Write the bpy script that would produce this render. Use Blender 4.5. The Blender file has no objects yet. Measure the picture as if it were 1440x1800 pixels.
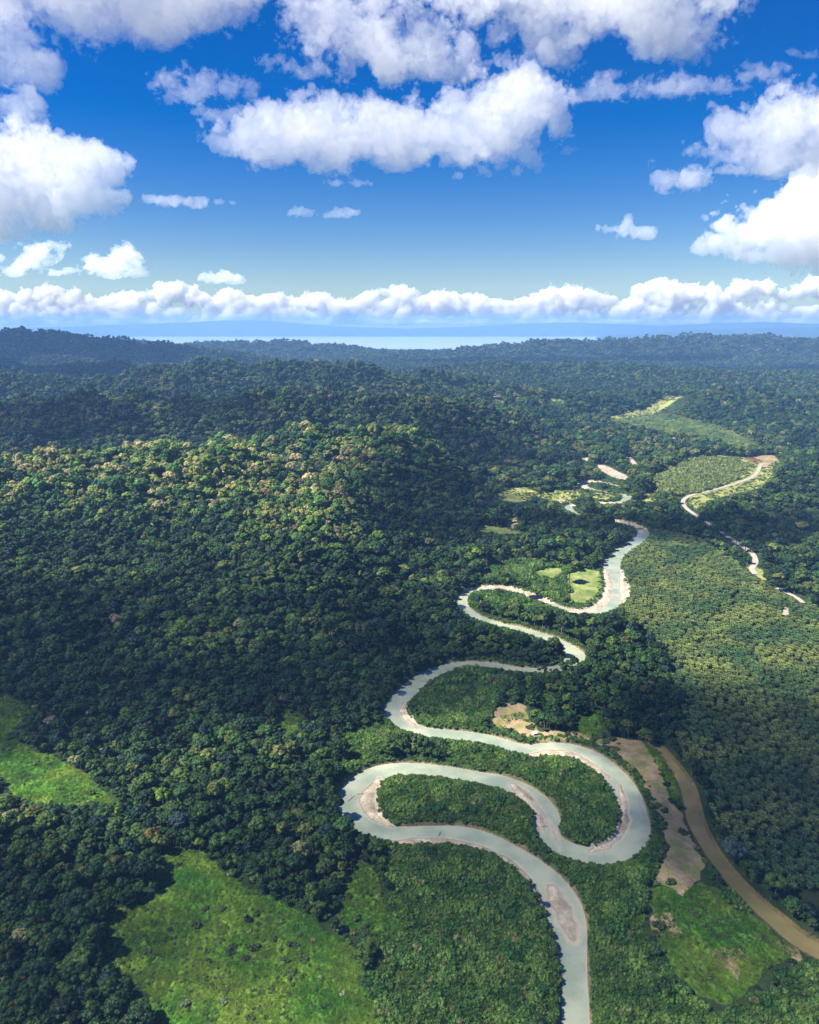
import bpy, math, random
import numpy as np

# ------------------------------------------------------------------ camera, sky, sun, exposure
S = bpy.context.scene
C = S.collection
W, H, F = 1440.0, 1800.0, 1340.0
CAMZ = 285.0
PITCH = math.atan(330.0 / F)
CAM = np.array([0.0, 0.0, CAMZ])
cam_d = bpy.data.cameras.new("camera")
cam = bpy.data.objects.new("camera", cam_d)
C.objects.link(cam)
cam.location = CAM
cam.rotation_euler = (math.pi / 2 - PITCH, 0, 0)
cam_d.sensor_fit = 'VERTICAL'
cam_d.sensor_height = 24.0
cam_d.lens = 24.0 * F / H
cam_d.clip_start = 1.0
cam_d.clip_end = 300000.0
S.camera = cam

SUN_EL, SUN_AZ = 50.0, -100.0           # azimuth clockwise from +Y (straight ahead)
sd = np.array([math.sin(math.radians(SUN_AZ)) * math.cos(math.radians(SUN_EL)),
               math.cos(math.radians(SUN_AZ)) * math.cos(math.radians(SUN_EL)),
               math.sin(math.radians(SUN_EL))])
world = bpy.data.worlds.new("World")
S.world = world
world.use_nodes = True
nt = world.node_tree
sky = nt.nodes.new("ShaderNodeTexSky")
sky.sky_type = 'NISHITA'
sky.sun_disc = False
sky.sun_elevation = math.radians(SUN_EL)
sky.sun_rotation = math.radians(SUN_AZ)
sky.altitude = 300
sky.air_density = 1.0
sky.dust_density = 0.35
sky.ozone_density = 4.0
bg = nt.nodes["Background"]
hs = nt.nodes.new("ShaderNodeHueSaturation")
hs.inputs["Saturation"].default_value = 1.55
hs.inputs["Hue"].default_value = 0.519
nt.links.new(sky.outputs[0], hs.inputs["Color"])
nt.links.new(hs.outputs[0], bg.inputs[0])
bg.inputs[1].default_value = 0.049

sun_d = bpy.data.lights.new("sun", 'SUN')
sun_d.energy = 5.0
sun_d.angle = math.radians(0.5)
sun_d.color = (1.0, 0.94, 0.85)
sun = bpy.data.objects.new("sun", sun_d)
C.objects.link(sun)
from mathutils import Vector
sun.rotation_euler = Vector(sd).to_track_quat('Z', 'Y').to_euler()

S.view_settings.view_transform = 'Standard'
S.view_settings.look = 'None'
S.view_settings.exposure = 1.32
S.view_settings.gamma = 1.0
cy = S.cycles
cy.max_bounces = 16
cy.diffuse_bounces = 3
cy.glossy_bounces = 2
cy.transmission_bounces = 2
cy.transparent_max_bounces = 24
cy.volume_bounces = 14
cy.use_denoising = True
cy.use_adaptive_sampling = True
cy.adaptive_threshold = 0.015

# ------------------------------------------------------------------ numbers: noise, geometry of the view
rng = np.random.default_rng(7)
random.seed(7)
_perm = rng.permutation(4096)
_ang = rng.random(4096) * 2 * np.pi
_gx, _gy = np.cos(_ang), np.sin(_ang)


def perlin(x, y, seed=0):
    x = np.asarray(x, float) + seed * 17.31
    y = np.asarray(y, float) + seed * 9.77
    xi = np.floor(x).astype(np.int64)
    yi = np.floor(y).astype(np.int64)
    xf, yf = x - xi, y - yi
    u = xf * xf * xf * (xf * (xf * 6 - 15) + 10)
    v = yf * yf * yf * (yf * (yf * 6 - 15) + 10)

    def g(i, j, a, b):
        h = _perm[(_perm[(i + seed * 131) & 4095] + j) & 4095]
        return _gx[h] * a + _gy[h] * b
    n00 = g(xi, yi, xf, yf)
    n10 = g(xi + 1, yi, xf - 1, yf)
    n01 = g(xi, yi + 1, xf, yf - 1)
    n11 = g(xi + 1, yi + 1, xf - 1, yf - 1)
    return ((n00 * (1 - u) + n10 * u) * (1 - v) + (n01 * (1 - u) + n11 * u) * v) * 1.5


def fbm(x, y, octv=4, seed=0, gain=0.5):
    a, s, t = 1.0, 0.0, 0.0
    for k in range(octv):
        s = s + a * perlin(x * 2 ** k, y * 2 ** k, seed + k * 3)
        t += a
        a *= gain
    return s / t


def sstep(a, b, x):
    t = np.clip((x - a) / (b - a), 0, 1)
    return t * t * (3 - 2 * t)


CP, SP = math.cos(PITCH), math.sin(PITCH)


def ray(px, py):
    a = (np.asarray(px, float) - W / 2) / F
    b = (H / 2 - np.asarray(py, float)) / F
    return np.stack([a, CP + b * SP, -SP + b * CP], -1)      # camera depth 1 along its axis


def on_plane(px, py, z):
    r = ray(px, py)
    t = (z - CAMZ) / r[..., 2]
    return CAM + r * t[..., None]


def project(P):
    d = P - CAM
    dep = d[:, 1] * CP - d[:, 2] * SP
    up = d[:, 1] * SP + d[:, 2] * CP
    return W / 2 + F * d[:, 0] / dep, H / 2 - F * up / dep, dep


def seg_dist(X, Y, pts, vals=None, closed=False):
    """distance to a polyline; with vals also the value interpolated along it at the nearest point"""
    pts = np.asarray(pts, float)
    if closed:
        pts = np.vstack([pts, pts[:1]])
    shp = X.shape
    X = X.ravel()
    Y = Y.ravel()
    best = np.full(X.size, 1e18)
    bv = np.zeros(X.size)
    for i in range(len(pts) - 1):
        ax, ay = pts[i]
        bx, by = pts[i + 1]
        dx, dy = bx - ax, by - ay
        L2 = dx * dx + dy * dy + 1e-9
        t = np.clip(((X - ax) * dx + (Y - ay) * dy) / L2, 0, 1)
        d = (X - ax - t * dx) ** 2 + (Y - ay - t * dy) ** 2
        m = d < best
        best[m] = d[m]
        if vals is not None:
            bv[m] = vals[i] + (vals[i + 1] - vals[i]) * t[m]
    best = np.sqrt(best).reshape(shp)
    return best if vals is None else (best, bv.reshape(shp))


def inside(X, Y, poly):
    poly = np.asarray(poly, float)
    out = np.zeros(X.shape, bool)
    bb = (X > poly[:, 0].min()) & (X < poly[:, 0].max()) & (Y > poly[:, 1].min()) & (Y < poly[:, 1].max())
    x, y = X[bb], Y[bb]
    r = np.zeros(x.shape, bool)
    n = len(poly)
    for i in range(n):
        x1, y1 = poly[i]
        x2, y2 = poly[(i + 1) % n]
        if y1 == y2:
            continue
        c = ((y1 > y) != (y2 > y)) & (x < (x2 - x1) * (y - y1) / (y2 - y1) + x1)
        r ^= c
    out[bb] = r
    return out


def smooth_line(pts, n=5, closed=False):
    P = np.asarray(pts, float)
    if closed:
        Q = np.vstack([P[-1:], P, P[:2]])
    else:
        Q = np.vstack([2 * P[0] - P[1], P, 2 * P[-1] - P[-2]])
    out = []
    for i in range(1, len(Q) - 2):
        for k in range(n):
            t = k / n
            out.append(0.5 * ((2 * Q[i]) + (-Q[i - 1] + Q[i + 1]) * t + (2 * Q[i - 1] - 5 * Q[i] + 4 * Q[i + 1] - Q[i + 2]) * t ** 2
                              + (-Q[i - 1] + 3 * Q[i] - 3 * Q[i + 1] + Q[i + 2]) * t ** 3))
    if not closed:
        out.append(Q[-2])
    return np.array(out)


# ------------------------------------------------------------------ relief
PLAIN = 4.5
WATER = 2.0
CANOPY = 16.0


def crest(pts, h_off):
    xy, hh = [], []
    for px, py, D in pts:
        r = ray(px, py)
        p = CAM + r * (D / r[1])
        xy.append((p[0], p[1]))
        hh.append(max(p[2] - h_off, 6.0))
    return np.array(xy), np.array(hh)


# (crest points: pixel x, pixel y of the canopy line, distance), half width in metres, canopy height
RIDGES = [
    ([(-250, 800, 1050), (-60, 812, 1060), (120, 815, 1080), (250, 800, 1090), (350, 790, 1090), (450, 808, 1060), (530, 850, 980), (640, 905, 880)], 145, 13),
    ([(560, 755, 1270), (640, 762, 1270), (720, 768, 1260), (800, 800, 1180), (850, 835, 1150)], 120, 13),
    ([(-200, 705, 1700), (100, 702, 1720), (300, 698, 1750), (470, 700, 1750), (620, 692, 1800), (740, 702, 1800), (850, 722, 1800), (960, 738, 1850)], 210, 14),
    ([(-150, 660, 2500), (150, 655, 2500), (330, 642, 2500), (480, 640, 2550), (620, 648, 2600), (760, 662, 2600), (880, 680, 2500)], 260, 14),
    ([(-400, 566, 4700), (-150, 574, 4700), (0, 581, 4700), (70, 584, 4700), (150, 594, 4600), (260, 605, 4500), (360, 620, 4300)], 480, 14),
    ([(-200, 632, 3400), (60, 640, 3300), (200, 642, 3300)], 300, 14),
    ([(150, 605, 6200), (250, 603, 6300), (330, 607, 6300), (420, 604, 6300), (520, 603, 6300), (600, 609, 6200), (660, 617, 6200), (690, 624, 6200)], 420, 14),
    ([(780, 621, 5900), (840, 612, 5900), (920, 604, 5800), (1000, 601, 5800), (1100, 601, 5800), (1230, 591, 5800), (1330, 592, 5700), (1440, 598, 5600), (1700, 590, 5600)], 480, 14),
    ([(860, 640, 3700), (960, 636, 3700), (1060, 640, 3600), (1160, 650, 3400), (1300, 660, 3200), (1440, 662, 3200), (1650, 662, 3200)], 330, 14),
    ([(1165, 708, 2350), (1215, 686, 2450), (1270, 688, 2450), (1340, 692, 2400), (1440, 704, 2300), (1600, 706, 2300)], 190, 12),
    ([(1150, 838, 1330), (1200, 828, 1340), (1260, 812, 1380), (1310, 806, 1400), (1340, 816, 1380)], 85, 2),
    ([(1345, 818, 1370), (1400, 812, 1340), (1450, 800, 1330), (1560, 800, 1330)], 120, 10),
]
RIDGES = [(crest(p, o_), w) for p, w, o_ in RIDGES]
# far land beyond the bay, built as its own terrain
PLAIN_PX = [(-500, 1195), (0, 1185), (200, 1165), (430, 1125), (600, 1085), (740, 1035), (770, 985), (800, 930), (850, 893), (860, 862), (880, 835), (940, 805),
            (985, 782), (1010, 758), (1040, 742), (1080, 735), (1150, 732), (1230, 745), (1290, 765), (1350, 792), (1400, 800),
            (1335, 835), (1300, 872), (1330, 905), (1500, 935), (1900, 960), (2600, 1300), (3500, 2600), (-3500, 2600)]
PLAIN_W = on_plane(*np.array(PLAIN_PX, float).T, 6.0)[:, :2]


def relief(X, Y):
    X = np.asarray(X, float)
    Y = np.asarray(Y, float)
    shp = X.shape
    X = X.ravel()
    Y = Y.ravel()
    D = np.hypot(X, Y)
    acc = np.zeros(X.size)
    wx = X + 60 * fbm(X / 420, Y / 420, 2, 5)
    wy = Y + 60 * fbm(X / 420, Y / 420, 2, 11)
    for (xy, hh), w in RIDGES:
        d, hv = seg_dist(wx, wy, xy, hh)
        g = hv * np.exp(-(d / w) ** 2 * 0.85)
        acc += np.clip(g, 0, None) ** 9
    acc = acc ** (1 / 9)
    dp = seg_dist(X, Y, PLAIN_W, closed=True)
    ins = inside(X, Y, PLAIN_W)
    sgn = np.where(ins, -dp, dp)
    k = sstep(-10, 150, sgn)
    n1 = 1 - 2 * np.abs(fbm(X / 520, Y / 520, 3, 2))
    n2 = 1 - 2 * np.abs(fbm(X / 170, Y / 170, 3, 21))
    base = sstep(700, 2200, D) * 22 * (1 - sstep(10, 70, acc)) + acc
    rough = np.clip(acc / 90, 0.12, 1.5)
    z = base + rough * (44 * (n1 - 0.8) + 34 * (n2 - 0.78)) * sstep(500, 1300, D) + 8 * (n2 - .5) * rough * (1 - sstep(500, 1300, D))
    z = PLAIN + k * np.clip(z, 0, None)
    z = z + 0.5 * fbm(X / 60, Y / 60, 2, 8)
    # knoll with the road stays bare of the plain's mask
    # coast: the land dips under the sea beyond the near ridges
    sl = X / np.maximum(Y, 1)
    coast = 7700 + 350 * fbm(X / 900, Y / 900, 3, 4) + 5200 * sstep(0.22, 0.34, sl) + 900 * sstep(-0.45, -0.6, sl)
    c = sstep(-250, 500, coast - Y)
    z = z * c - 12 * (1 - c)
    return z.reshape(shp)


def hit(pts):
    """pixels -> points where their rays meet the relief"""
    pts = np.asarray(pts, float)
    r = ray(pts[:, 0], pts[:, 1])
    ts = np.geomspace(180, 11000, 900)
    out = []
    for k in range(len(pts)):
        P = CAM + ts[:, None] * r[k]
        hz = relief(P[:, 0], P[:, 1])
        below = np.nonzero(P[:, 2] < hz)[0]
        i = below[0] if len(below) else len(ts) - 1
        if i == 0:
            i = 1
        a, b = P[i - 1], P[i]
        da, db = a[2] - hz[i - 1], hz[i] - b[2]
        out.append(a + (b - a) * da / max(da + db, 1e-6))
    return np.array(out)


def world_line(px):
    P = on_plane(*np.array(px, float).T, PLAIN)
    return P[:, :2]


# ------------------------------------------------------------------ river, tracks, land cover
RIVER_PX = [(1012, 1860, 6), (1012, 1800, 6), (1012, 1750, 5.8), (1010, 1700, 5.8), (1006, 1655, 7), (998, 1615, 9.3), (988, 1578, 9.3), (963, 1543, 8.6), (928, 1513, 8), (890, 1490, 7.6), (853, 1473, 8),
            (806, 1462, 8.5), (749, 1462, 8.5), (692, 1461, 8), (654, 1447, 8.5), (630, 1420, 11), (627, 1391, 11.5), (646, 1366, 10), (680, 1350, 8.5), (730, 1347, 7.5), (782, 1352, 7.5), (834, 1361, 7.5),
            (881, 1370, 8), (919, 1385, 8), (947, 1405, 7.5), (962, 1428, 7.5), (962, 1455, 6.5), (975, 1474, 7), (1000, 1489, 7.5), (1034, 1498, 8), (1070, 1497, 8), (1101, 1483, 8), (1118, 1455, 8), (1115, 1424, 8),
            (1102, 1388, 8.5), (1077, 1355, 8.5), (1044, 1330, 9), (1008, 1316, 9.5), (971, 1312, 9), (933, 1314, 8), (900, 1308, 7), (862, 1297, 7.5), (820, 1290, 7.5), (772, 1286, 7.5), (735, 1279, 7), (704, 1263, 7.5),
            (694, 1240, 8), (716, 1211, 8), (749, 1186, 8), (796, 1168, 8), (853, 1165, 7), (909, 1173, 6), (960, 1174, 6), (995, 1166, 6.5), (1012, 1148, 8.5), (990, 1130, 7.5), (955, 1115, 7), (910, 1102, 6), (865, 1091, 6),
            (830, 1076, 5.5), (812, 1058, 5.5), (818, 1041, 5.5), (845, 1033, 6), (885, 1033, 6), (920, 1039, 5.5), (955, 1053, 5), (985, 1065, 5), (1020, 1073, 7.5), (1052, 1069, 10), (1076, 1051, 12), (1083, 1030, 12.5),
            (1076, 1005, 10.5), (1078, 982, 9.5), (1096, 964, 10), (1119, 949, 10), (1131, 936, 9), (1118, 923, 8), (1088, 916, 6.5), (1048, 909, 6), (1012, 901, 6.5), (998, 892, 8), (1010, 885, 9), (1040, 883, 8), (1078, 882, 8),
            (1100, 877, 9), (1100, 870, 8), (1070, 865, 8), (1044, 860, 9), (1026, 854, 8), (1024, 848, 7), (1048, 845, 6), (1070, 848, 5), (1090, 853, 4)]
MUD_PX = [(1135, 1298, 2.5), (1160, 1315, 3.5), (1175, 1332, 4.5), (1192, 1355, 5.5), (1207, 1380, 6), (1215, 1410, 6.2), (1222, 1440, 6.5), (1236, 1470, 6), (1256, 1502, 5.5), (1281, 1535, 5.5), (1308, 1565, 6), (1340, 1595, 6.5), (1370, 1620, 7), (1400, 1645, 7.5), (1440, 1668, 8), (1520, 1700, 9)]
_r = np.array(RIVER_PX, float)
RIV = smooth_line(np.column_stack([world_line(_r[:, :2]), _r[:, 2]]), 4)
_r = np.array(MUD_PX, float)
MUD = smooth_line(np.column_stack([world_line(_r[:, :2]), _r[:, 2] * 0.7]), 4)

# bars of sand and gravel: polygons in the channel
BARS_PX = [
    [(668, 1362), (655, 1372), (640, 1385), (634, 1402), (640, 1420), (655, 1432), (672, 1440), (692, 1448), (676, 1436), (662, 1420), (658, 1400), (662, 1380)],
    [(900, 1372), (925, 1385), (940, 1405), (953, 1430), (956, 1452), (948, 1450), (940, 1425), (928, 1405), (908, 1388)],
    [(690, 1474), (730, 1468), (770, 1468), (810, 1474), (850, 1484), (890, 1500), (925, 1530), (948, 1565), (960, 1600), (950, 1600), (930, 1560), (905, 1525), (870, 1500), (820, 1485), (760, 1478), (710, 1480)],
    [(958, 1545), (980, 1548), (998, 1575), (1014, 1605), (1022, 1635), (1010, 1650), (995, 1640), (978, 1610), (962, 1575)],
    [(925, 1322), (960, 1314), (995, 1314), (1020, 1322), (1045, 1338), (1072, 1362), (1060, 1360), (1030, 1342), (1000, 1332), (965, 1330), (930, 1330)],
    [(1090, 1375), (1102, 1405), (1104, 1435), (1094, 1462), (1070, 1482), (1040, 1490), (1050, 1480), (1075, 1466), (1090, 1440), (1094, 1410)],
    [(712, 1228), (704, 1245), (712, 1260), (735, 1276), (722, 1260), (714, 1245)],
    [(800, 1172), (830, 1167), (870, 1173), (850, 1179), (820, 1176)],
    [(1058, 995), (1066, 1020), (1060, 1048), (1030, 1066), (1000, 1070), (1012, 1078), (1050, 1070), (1072, 1050), (1076, 1025), (1068, 1000)],
    [(1096, 1000), (1100, 1020), (1108, 1045), (1096, 1062), (1092, 1040), (1090, 1015)],
    [(815, 1034), (850, 1027), (890, 1028), (930, 1038), (970, 1055), (960, 1058), (920, 1044), (880, 1034), (840, 1033)],
    [(1050, 907), (1090, 912), (1118, 918), (1135, 928), (1130, 932), (1110, 926), (1080, 920), (1050, 913)],
    [(1012, 846), (1040, 842), (1070, 848), (1090, 854), (1088, 858), (1060, 852), (1035, 852), (1030, 862), (1050, 866), (1085, 872), (1078, 876), (1040, 868), (1018, 858)],
    [(1000, 885), (1040, 880), (1085, 881), (1105, 878), (1095, 886), (1050, 888), (1010, 890)],
    [(938, 1400), (946, 1412), (950, 1425), (972, 1446), (976, 1475), (984, 1486), (978, 1460), (968, 1440)],
]
SAND_PX = [   # dry bars away from the water
    [(1045, 812), (1060, 816), (1085, 828), (1105, 838), (1100, 844), (1075, 838), (1055, 826)],
    [(1100, 803), (1110, 805), (1122, 817), (1112, 816)],
    [(1022, 805), (1036, 803), (1034, 810), (1022, 810)],
    [(980, 880), (1000, 878), (1004, 886), (988, 888)],
    [(1180, 769), (1188, 769), (1188, 771), (1181, 771)],
    [(1378, 1066), (1386, 1070), (1386, 1084), (1376, 1080)],
]
LIME_PX = [   # bright open grass
    [(0, 1222), (30, 1228), (48, 1245), (44, 1268), (14, 1296), (55, 1316), (105, 1336), (150, 1362), (192, 1396), (200, 1408), (130, 1416), (64, 1414), (22, 1398), (0, 1362), (-300, 1350), (-300, 1225)],
    [(280, 1510), (310, 1497), (345, 1494), (380, 1522), (412, 1548), (440, 1562), (475, 1578), (520, 1598), (560, 1620), (600, 1650), (628, 1680), (640, 1720), (660, 1765), (675, 1805), (690, 1900), (300, 1900), (270, 1800), (258, 1750), (222, 1712), (190, 1680), (184, 1640), (200, 1608), (236, 1585), (270, 1570), (284, 1545)],
    [(595, 1575), (612, 1545), (636, 1515), (662, 1530), (671, 1565), (686, 1600), (716, 1634), (700, 1650), (620, 1636), (600, 1610)],
    [(1132, 1565), (1170, 1556), (1200, 1577), (1226, 1548), (1262, 1562), (1285, 1592), (1345, 1622), (1388, 1662), (1400, 1680), (1350, 1710), (1320, 1750), (1270, 1765), (1220, 1750), (1185, 1710), (1160, 1660), (1145, 1610)],
    [(486, 1262), (510, 1252), (526, 1262), (524, 1284), (504, 1290), (492, 1280)],
    [(990, 1012), (1030, 1000), (1058, 1004), (1066, 1030), (1056, 1050), (1030, 1062), (1008, 1060), (1000, 1040)],
    [(940, 1002), (980, 996), (992, 1004), (975, 1018), (945, 1014)],
    [(838, 922), (870, 926), (900, 930), (930, 940), (880, 938), (840, 934)],
    [(1140, 1306), (1162, 1312), (1180, 1345), (1190, 1380), (1198, 1412), (1178, 1400), (1170, 1370), (1155, 1340), (1138, 1318)],
    [(878, 1262), (915, 1250), (922, 1258), (900, 1270), (885, 1274)],
    [(1024, 1262), (1052, 1250), (1058, 1288), (1030, 1296), (1006, 1280)],
]
MEADOW_PX = [   # yellowish rough pasture in the sun
    [(872, 868), (892, 858), (925, 856), (945, 866), (930, 880), (905, 884), (880, 880)],
    [(940, 870), (975, 862), (1010, 862), (1030, 872), (1000, 882), (965, 880)],
    [(1040, 862), (1062, 866), (1088, 874), (1070, 880), (1040, 876)],
    [(1145, 838), (1180, 822), (1215, 808), (1260, 800), (1310, 804), (1335, 816), (1330, 838), (1290, 862), (1250, 872), (1215, 876), (1195, 872), (1160, 862)],
    [(1205, 884), (1240, 872), (1290, 855), (1340, 825), (1365, 812), (1360, 840), (1330, 860), (1290, 868), (1250, 880), (1225, 896)],
    [(1068, 732), (1110, 722), (1150, 708), (1190, 690), (1245, 682), (1235, 692), (1200, 700), (1170, 718), (1130, 730), (1090, 738)],
    [(862, 692), (880, 695), (905, 718), (890, 716)],
    [(960, 698), (985, 702), (1000, 708), (965, 706)],
    [(900, 690), (915, 694), (912, 700), (900, 697)],
    [(1130, 868), (1160, 858), (1150, 880), (1130, 885)],
    [(1305, 990), (1340, 1000), (1348, 1030), (1334, 1016)],
]
DRY_PX = [   # dry, trampled brownish ground
    [(1040, 1303), (1075, 1296), (1130, 1303), (1148, 1330), (1168, 1372), (1180, 1410), (1200, 1430), (1208, 1460), (1222, 1490), (1240, 1520), (1228, 1545), (1200, 1577), (1170, 1556), (1148, 1553), (1165, 1515), (1177, 1490), (1158, 1440), (1142, 1400), (1118, 1355), (1082, 1322)],
    [(864, 1262), (870, 1246), (890, 1236), (915, 1235), (927, 1246), (931, 1266), (950, 1286), (990, 1284), (1030, 1290), (1050, 1300), (1000, 1302), (950, 1302), (925, 1294), (890, 1280), (868, 1276)],
    [(886, 930), (898, 908), (908, 908), (910, 922), (900, 932)],
    [(1140, 1612), (1175, 1598), (1198, 1645), (1168, 1656), (1146, 1640)],
    [(1250, 1672), (1285, 1660), (1316, 1680), (1300, 1700), (1298, 1725), (1282, 1705), (1255, 1695)],
    [(1360, 1652), (1400, 1660), (1410, 1690), (1385, 1680)],
    [(1338, 800), (1318, 803), (1322, 812), (1345, 822), (1372, 812), (1360, 800)],
]
PALM_PX = [
    [(1092, 958), (1120, 940), (1165, 934), (1230, 950), (1290, 985), (1325, 1020), (1380, 1050), (1500, 1090), (2100, 1200), (2100, 2000), (1480, 1690), (1420, 1620), (1360, 1575), (1300, 1520), (1262, 1475), (1246, 1430), (1240, 1395), (1215, 1352), (1185, 1320), (1192, 1285), (1195, 1240), (1180, 1195), (1160, 1150), (1120, 1105), (1085, 1075), (1105, 1045), (1092, 1010), (1085, 985)],
    [(1060, 742), (1110, 738), (1160, 728), (1215, 738), (1270, 752), (1325, 780), (1345, 795), (1300, 798), (1255, 786), (1210, 776), (1160, 768), (1110, 756)],
]
THICK_PX = [
    [(700, 1355), (780, 1362), (860, 1376), (905, 1395), (935, 1425), (948, 1470), (960, 1495), (925, 1490), (880, 1470), (820, 1450), (760, 1447), (700, 1448), (672, 1430), (656, 1400), (668, 1372)],
    [(920, 1340), (985, 1330), (1040, 1350), (1080, 1385), (1098, 1430), (1080, 1465), (1040, 1482), (1000, 1475), (985, 1450), (980, 1425), (940, 1390), (880, 1360), (820, 1345), (780, 1335), (800, 1305), (850, 1312), (895, 1325)],
    [(716, 1230), (735, 1205), (770, 1180), (820, 1176), (880, 1182), (910, 1200), (880, 1225), (862, 1262), (830, 1280), (780, 1278), (735, 1265)],
    [(700, 1484), (760, 1482), (820, 1490), (870, 1508), (910, 1535), (940, 1580), (965, 1640), (980, 1700), (985, 1850), (690, 1850), (668, 1770), (640, 1700), (640, 1650), (720, 1640), (690, 1600), (675, 1550), (665, 1520), (660, 1495)],
    [(600, 1300), (650, 1275), (690, 1275), (740, 1290), (700, 1310), (650, 1330), (615, 1360), (600, 1400), (590, 1370)],
    [(820, 1045), (870, 1046), (920, 1055), (960, 1070), (985, 1085), (960, 1095), (900, 1085), (850, 1075), (828, 1062)],
    [(850, 1000), (900, 985), (960, 990), (1000, 1000), (1000, 1060), (950, 1045), (900, 1025), (850, 1022)],
    [(1255, 1545), (1300, 1590), (1345, 1640), (1385, 1660), (1350, 1640), (1290, 1620), (1262, 1590), (1235, 1560)],
    [(1080, 1490), (1130, 1470), (1145, 1430), (1160, 1470), (1165, 1500), (1140, 1555), (1130, 1600), (1150, 1680), (1190, 1740), (1260, 1785), (1350, 1740), (1410, 1690), (1480, 1720), (1480, 1900), (1040, 1900), (1030, 1800), (1034, 1720), (1040, 1640), (1020, 1580), (980, 1530), (965, 1505), (1030, 1512)],
    [(1140, 850), (1180, 826), (1230, 806), (1290, 806), (1310, 820), (1290, 845), (1240, 866), (1190, 872), (1160, 866)],
]
ROAD_PX = [(1352, 814), (1338, 817), (1333, 828), (1322, 839), (1300, 848), (1270, 857), (1240, 865), (1215, 871), (1201, 880), (1205, 892), (1222, 905), (1245, 920), (1270, 938), (1292, 952), (1310, 964), (1323, 974), (1328, 988), (1322, 1000), (1328, 1010)]
TRACK_PX = [(1365, 1034), (1385, 1043), (1402, 1052), (1412, 1060)]


def polys(px):
    return [hit(p)[:, :2] for p in px]


BARS, SAND, LIME, MEADOW, DRY, PALM, THICK = [polys(p) for p in (BARS_PX, SAND_PX, LIME_PX, MEADOW_PX, DRY_PX, PALM_PX, THICK_PX)]
ROAD = smooth_line(hit(ROAD_PX)[:, :2], 4)
TRACK = smooth_line(hit(TRACK_PX)[:, :2], 4)


def mask(X, Y, plist, jit=2.0, scale=9.0, seed=3):
    jx = X + jit * fbm(X / scale, Y / scale, 3, seed)
    jy = Y + jit * fbm(X / scale, Y / scale, 3, seed + 40)
    m = np.zeros(X.shape, bool)
    for p in plist:
        m |= inside(jx, jy, p)
    return m


def river_sd(X, Y):
    """metres outside the water's edge (negative inside), for the river and the muddy side channel"""
    r = np.full(X.shape, 1e3)
    m = np.full(X.shape, 1e3)
    near = (Y < 1900) & (Y > 150)
    if near.any():
        d, hw = seg_dist(X[near], Y[near], RIV[:, :2], RIV[:, 2])
        r[near] = d - hw
        near2 = (Y < 620) & (X > 80) & (Y > 150)
        d, hw = seg_dist(X[near2], Y[near2], MUD[:, :2], MUD[:, 2])
        m[near2] = d - hw
    return r, m


# ------------------------------------------------------------------ mesh helpers
def mesh_obj(name, V, Fq, mats=(), smooth=True, kind=None, parent=None, link=True, fmat=None):
    me = bpy.data.meshes.new(name)
    V = np.asarray(V, np.float32)
    Fq = np.asarray(Fq, np.int32)
    me.vertices.add(len(V))
    me.vertices.foreach_set("co", V.ravel())
    n = Fq.shape[1]
    me.loops.add(Fq.size)
    me.loops.foreach_set("vertex_index", Fq.ravel())
    me.polygons.add(len(Fq))
    me.polygons.foreach_set("loop_start", np.arange(0, Fq.size, n, dtype=np.int32))
    me.polygons.foreach_set("use_smooth", np.full(len(Fq), smooth))
    for m in mats:
        me.materials.append(m)
    if fmat is not None:
        me.polygons.foreach_set("material_index", np.asarray(fmat, np.int32))
    me.update(calc_edges=True)
    me.validate()
    o = bpy.data.objects.new(name, me)
    if link:
        C.objects.link(o)
    if kind:
        o["kind"] = kind
    if parent:
        o.parent = parent
    return o


def set_col(o, name, col):
    a = o.data.attributes.new(name, 'FLOAT_COLOR', 'POINT')
    c = np.ones((len(col), 4), np.float32)
    c[:, :3] = col
    a.data.foreach_set("color", c.ravel())


def set_f(o, name, v):
    a = o.data.attributes.new(name, 'FLOAT', 'POINT')
    a.data.foreach_set("value", np.asarray(v, np.float32))


def grid_faces(nr, nc):
    i = np.arange(nr * nc).reshape(nr, nc)
    return np.stack([i[:-1, :-1], i[:-1, 1:], i[1:, 1:], i[1:, :-1]], -1).reshape(-1, 4)


def tag(o, label, cat, group=None):
    o["label"] = label
    o["category"] = cat
    if group:
        o["group"] = group
    return o


# ------------------------------------------------------------------ materials
def new_mat(name):
    m = bpy.data.materials.new(name)
    m.use_nodes = True
    t = m.node_tree
    for n in list(t.nodes):
        t.nodes.remove(n)
    out = t.nodes.new("ShaderNodeOutputMaterial")
    return m, t, out


def N(t, kind, **kw):
    n = t.nodes.new(kind)
    for k, v in kw.items():
        if k.startswith("i_"):
            key = k[2:]
            key = int(key) if key.isdigit() else key.replace("_", " ")
            n.inputs[key].default_value = v
        else:
            setattr(n, k, v)
    return n


def noise_node(t, vec, scale, detail=4, rough=0.55):
    n = N(t, "ShaderNodeTexNoise", i_Scale=scale, i_Detail=detail, i_Roughness=rough)
    if vec is not None:
        t.links.new(vec, n.inputs["Vector"])
    return n.outputs["Fac"]


def ramp(t, fac, lo, hi, a=0.0, b=1.0):
    m = N(t, "ShaderNodeMapRange", interpolation_type='SMOOTHSTEP')
    m.inputs["From Min"].default_value = lo
    m.inputs["From Max"].default_value = hi
    m.inputs["To Min"].default_value = a
    m.inputs["To Max"].default_value = b
    t.links.new(fac, m.inputs["Value"])
    return m.outputs["Result"]


def math_n(t, op, a, b=None):
    m = N(t, "ShaderNodeMath", operation=op)
    for i, v in enumerate((a, b)):
        if v is None:
            continue
        if isinstance(v, (int, float)):
            m.inputs[i].default_value = v
        else:
            t.links.new(v, m.inputs[i])
    return m.outputs[0]


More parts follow.
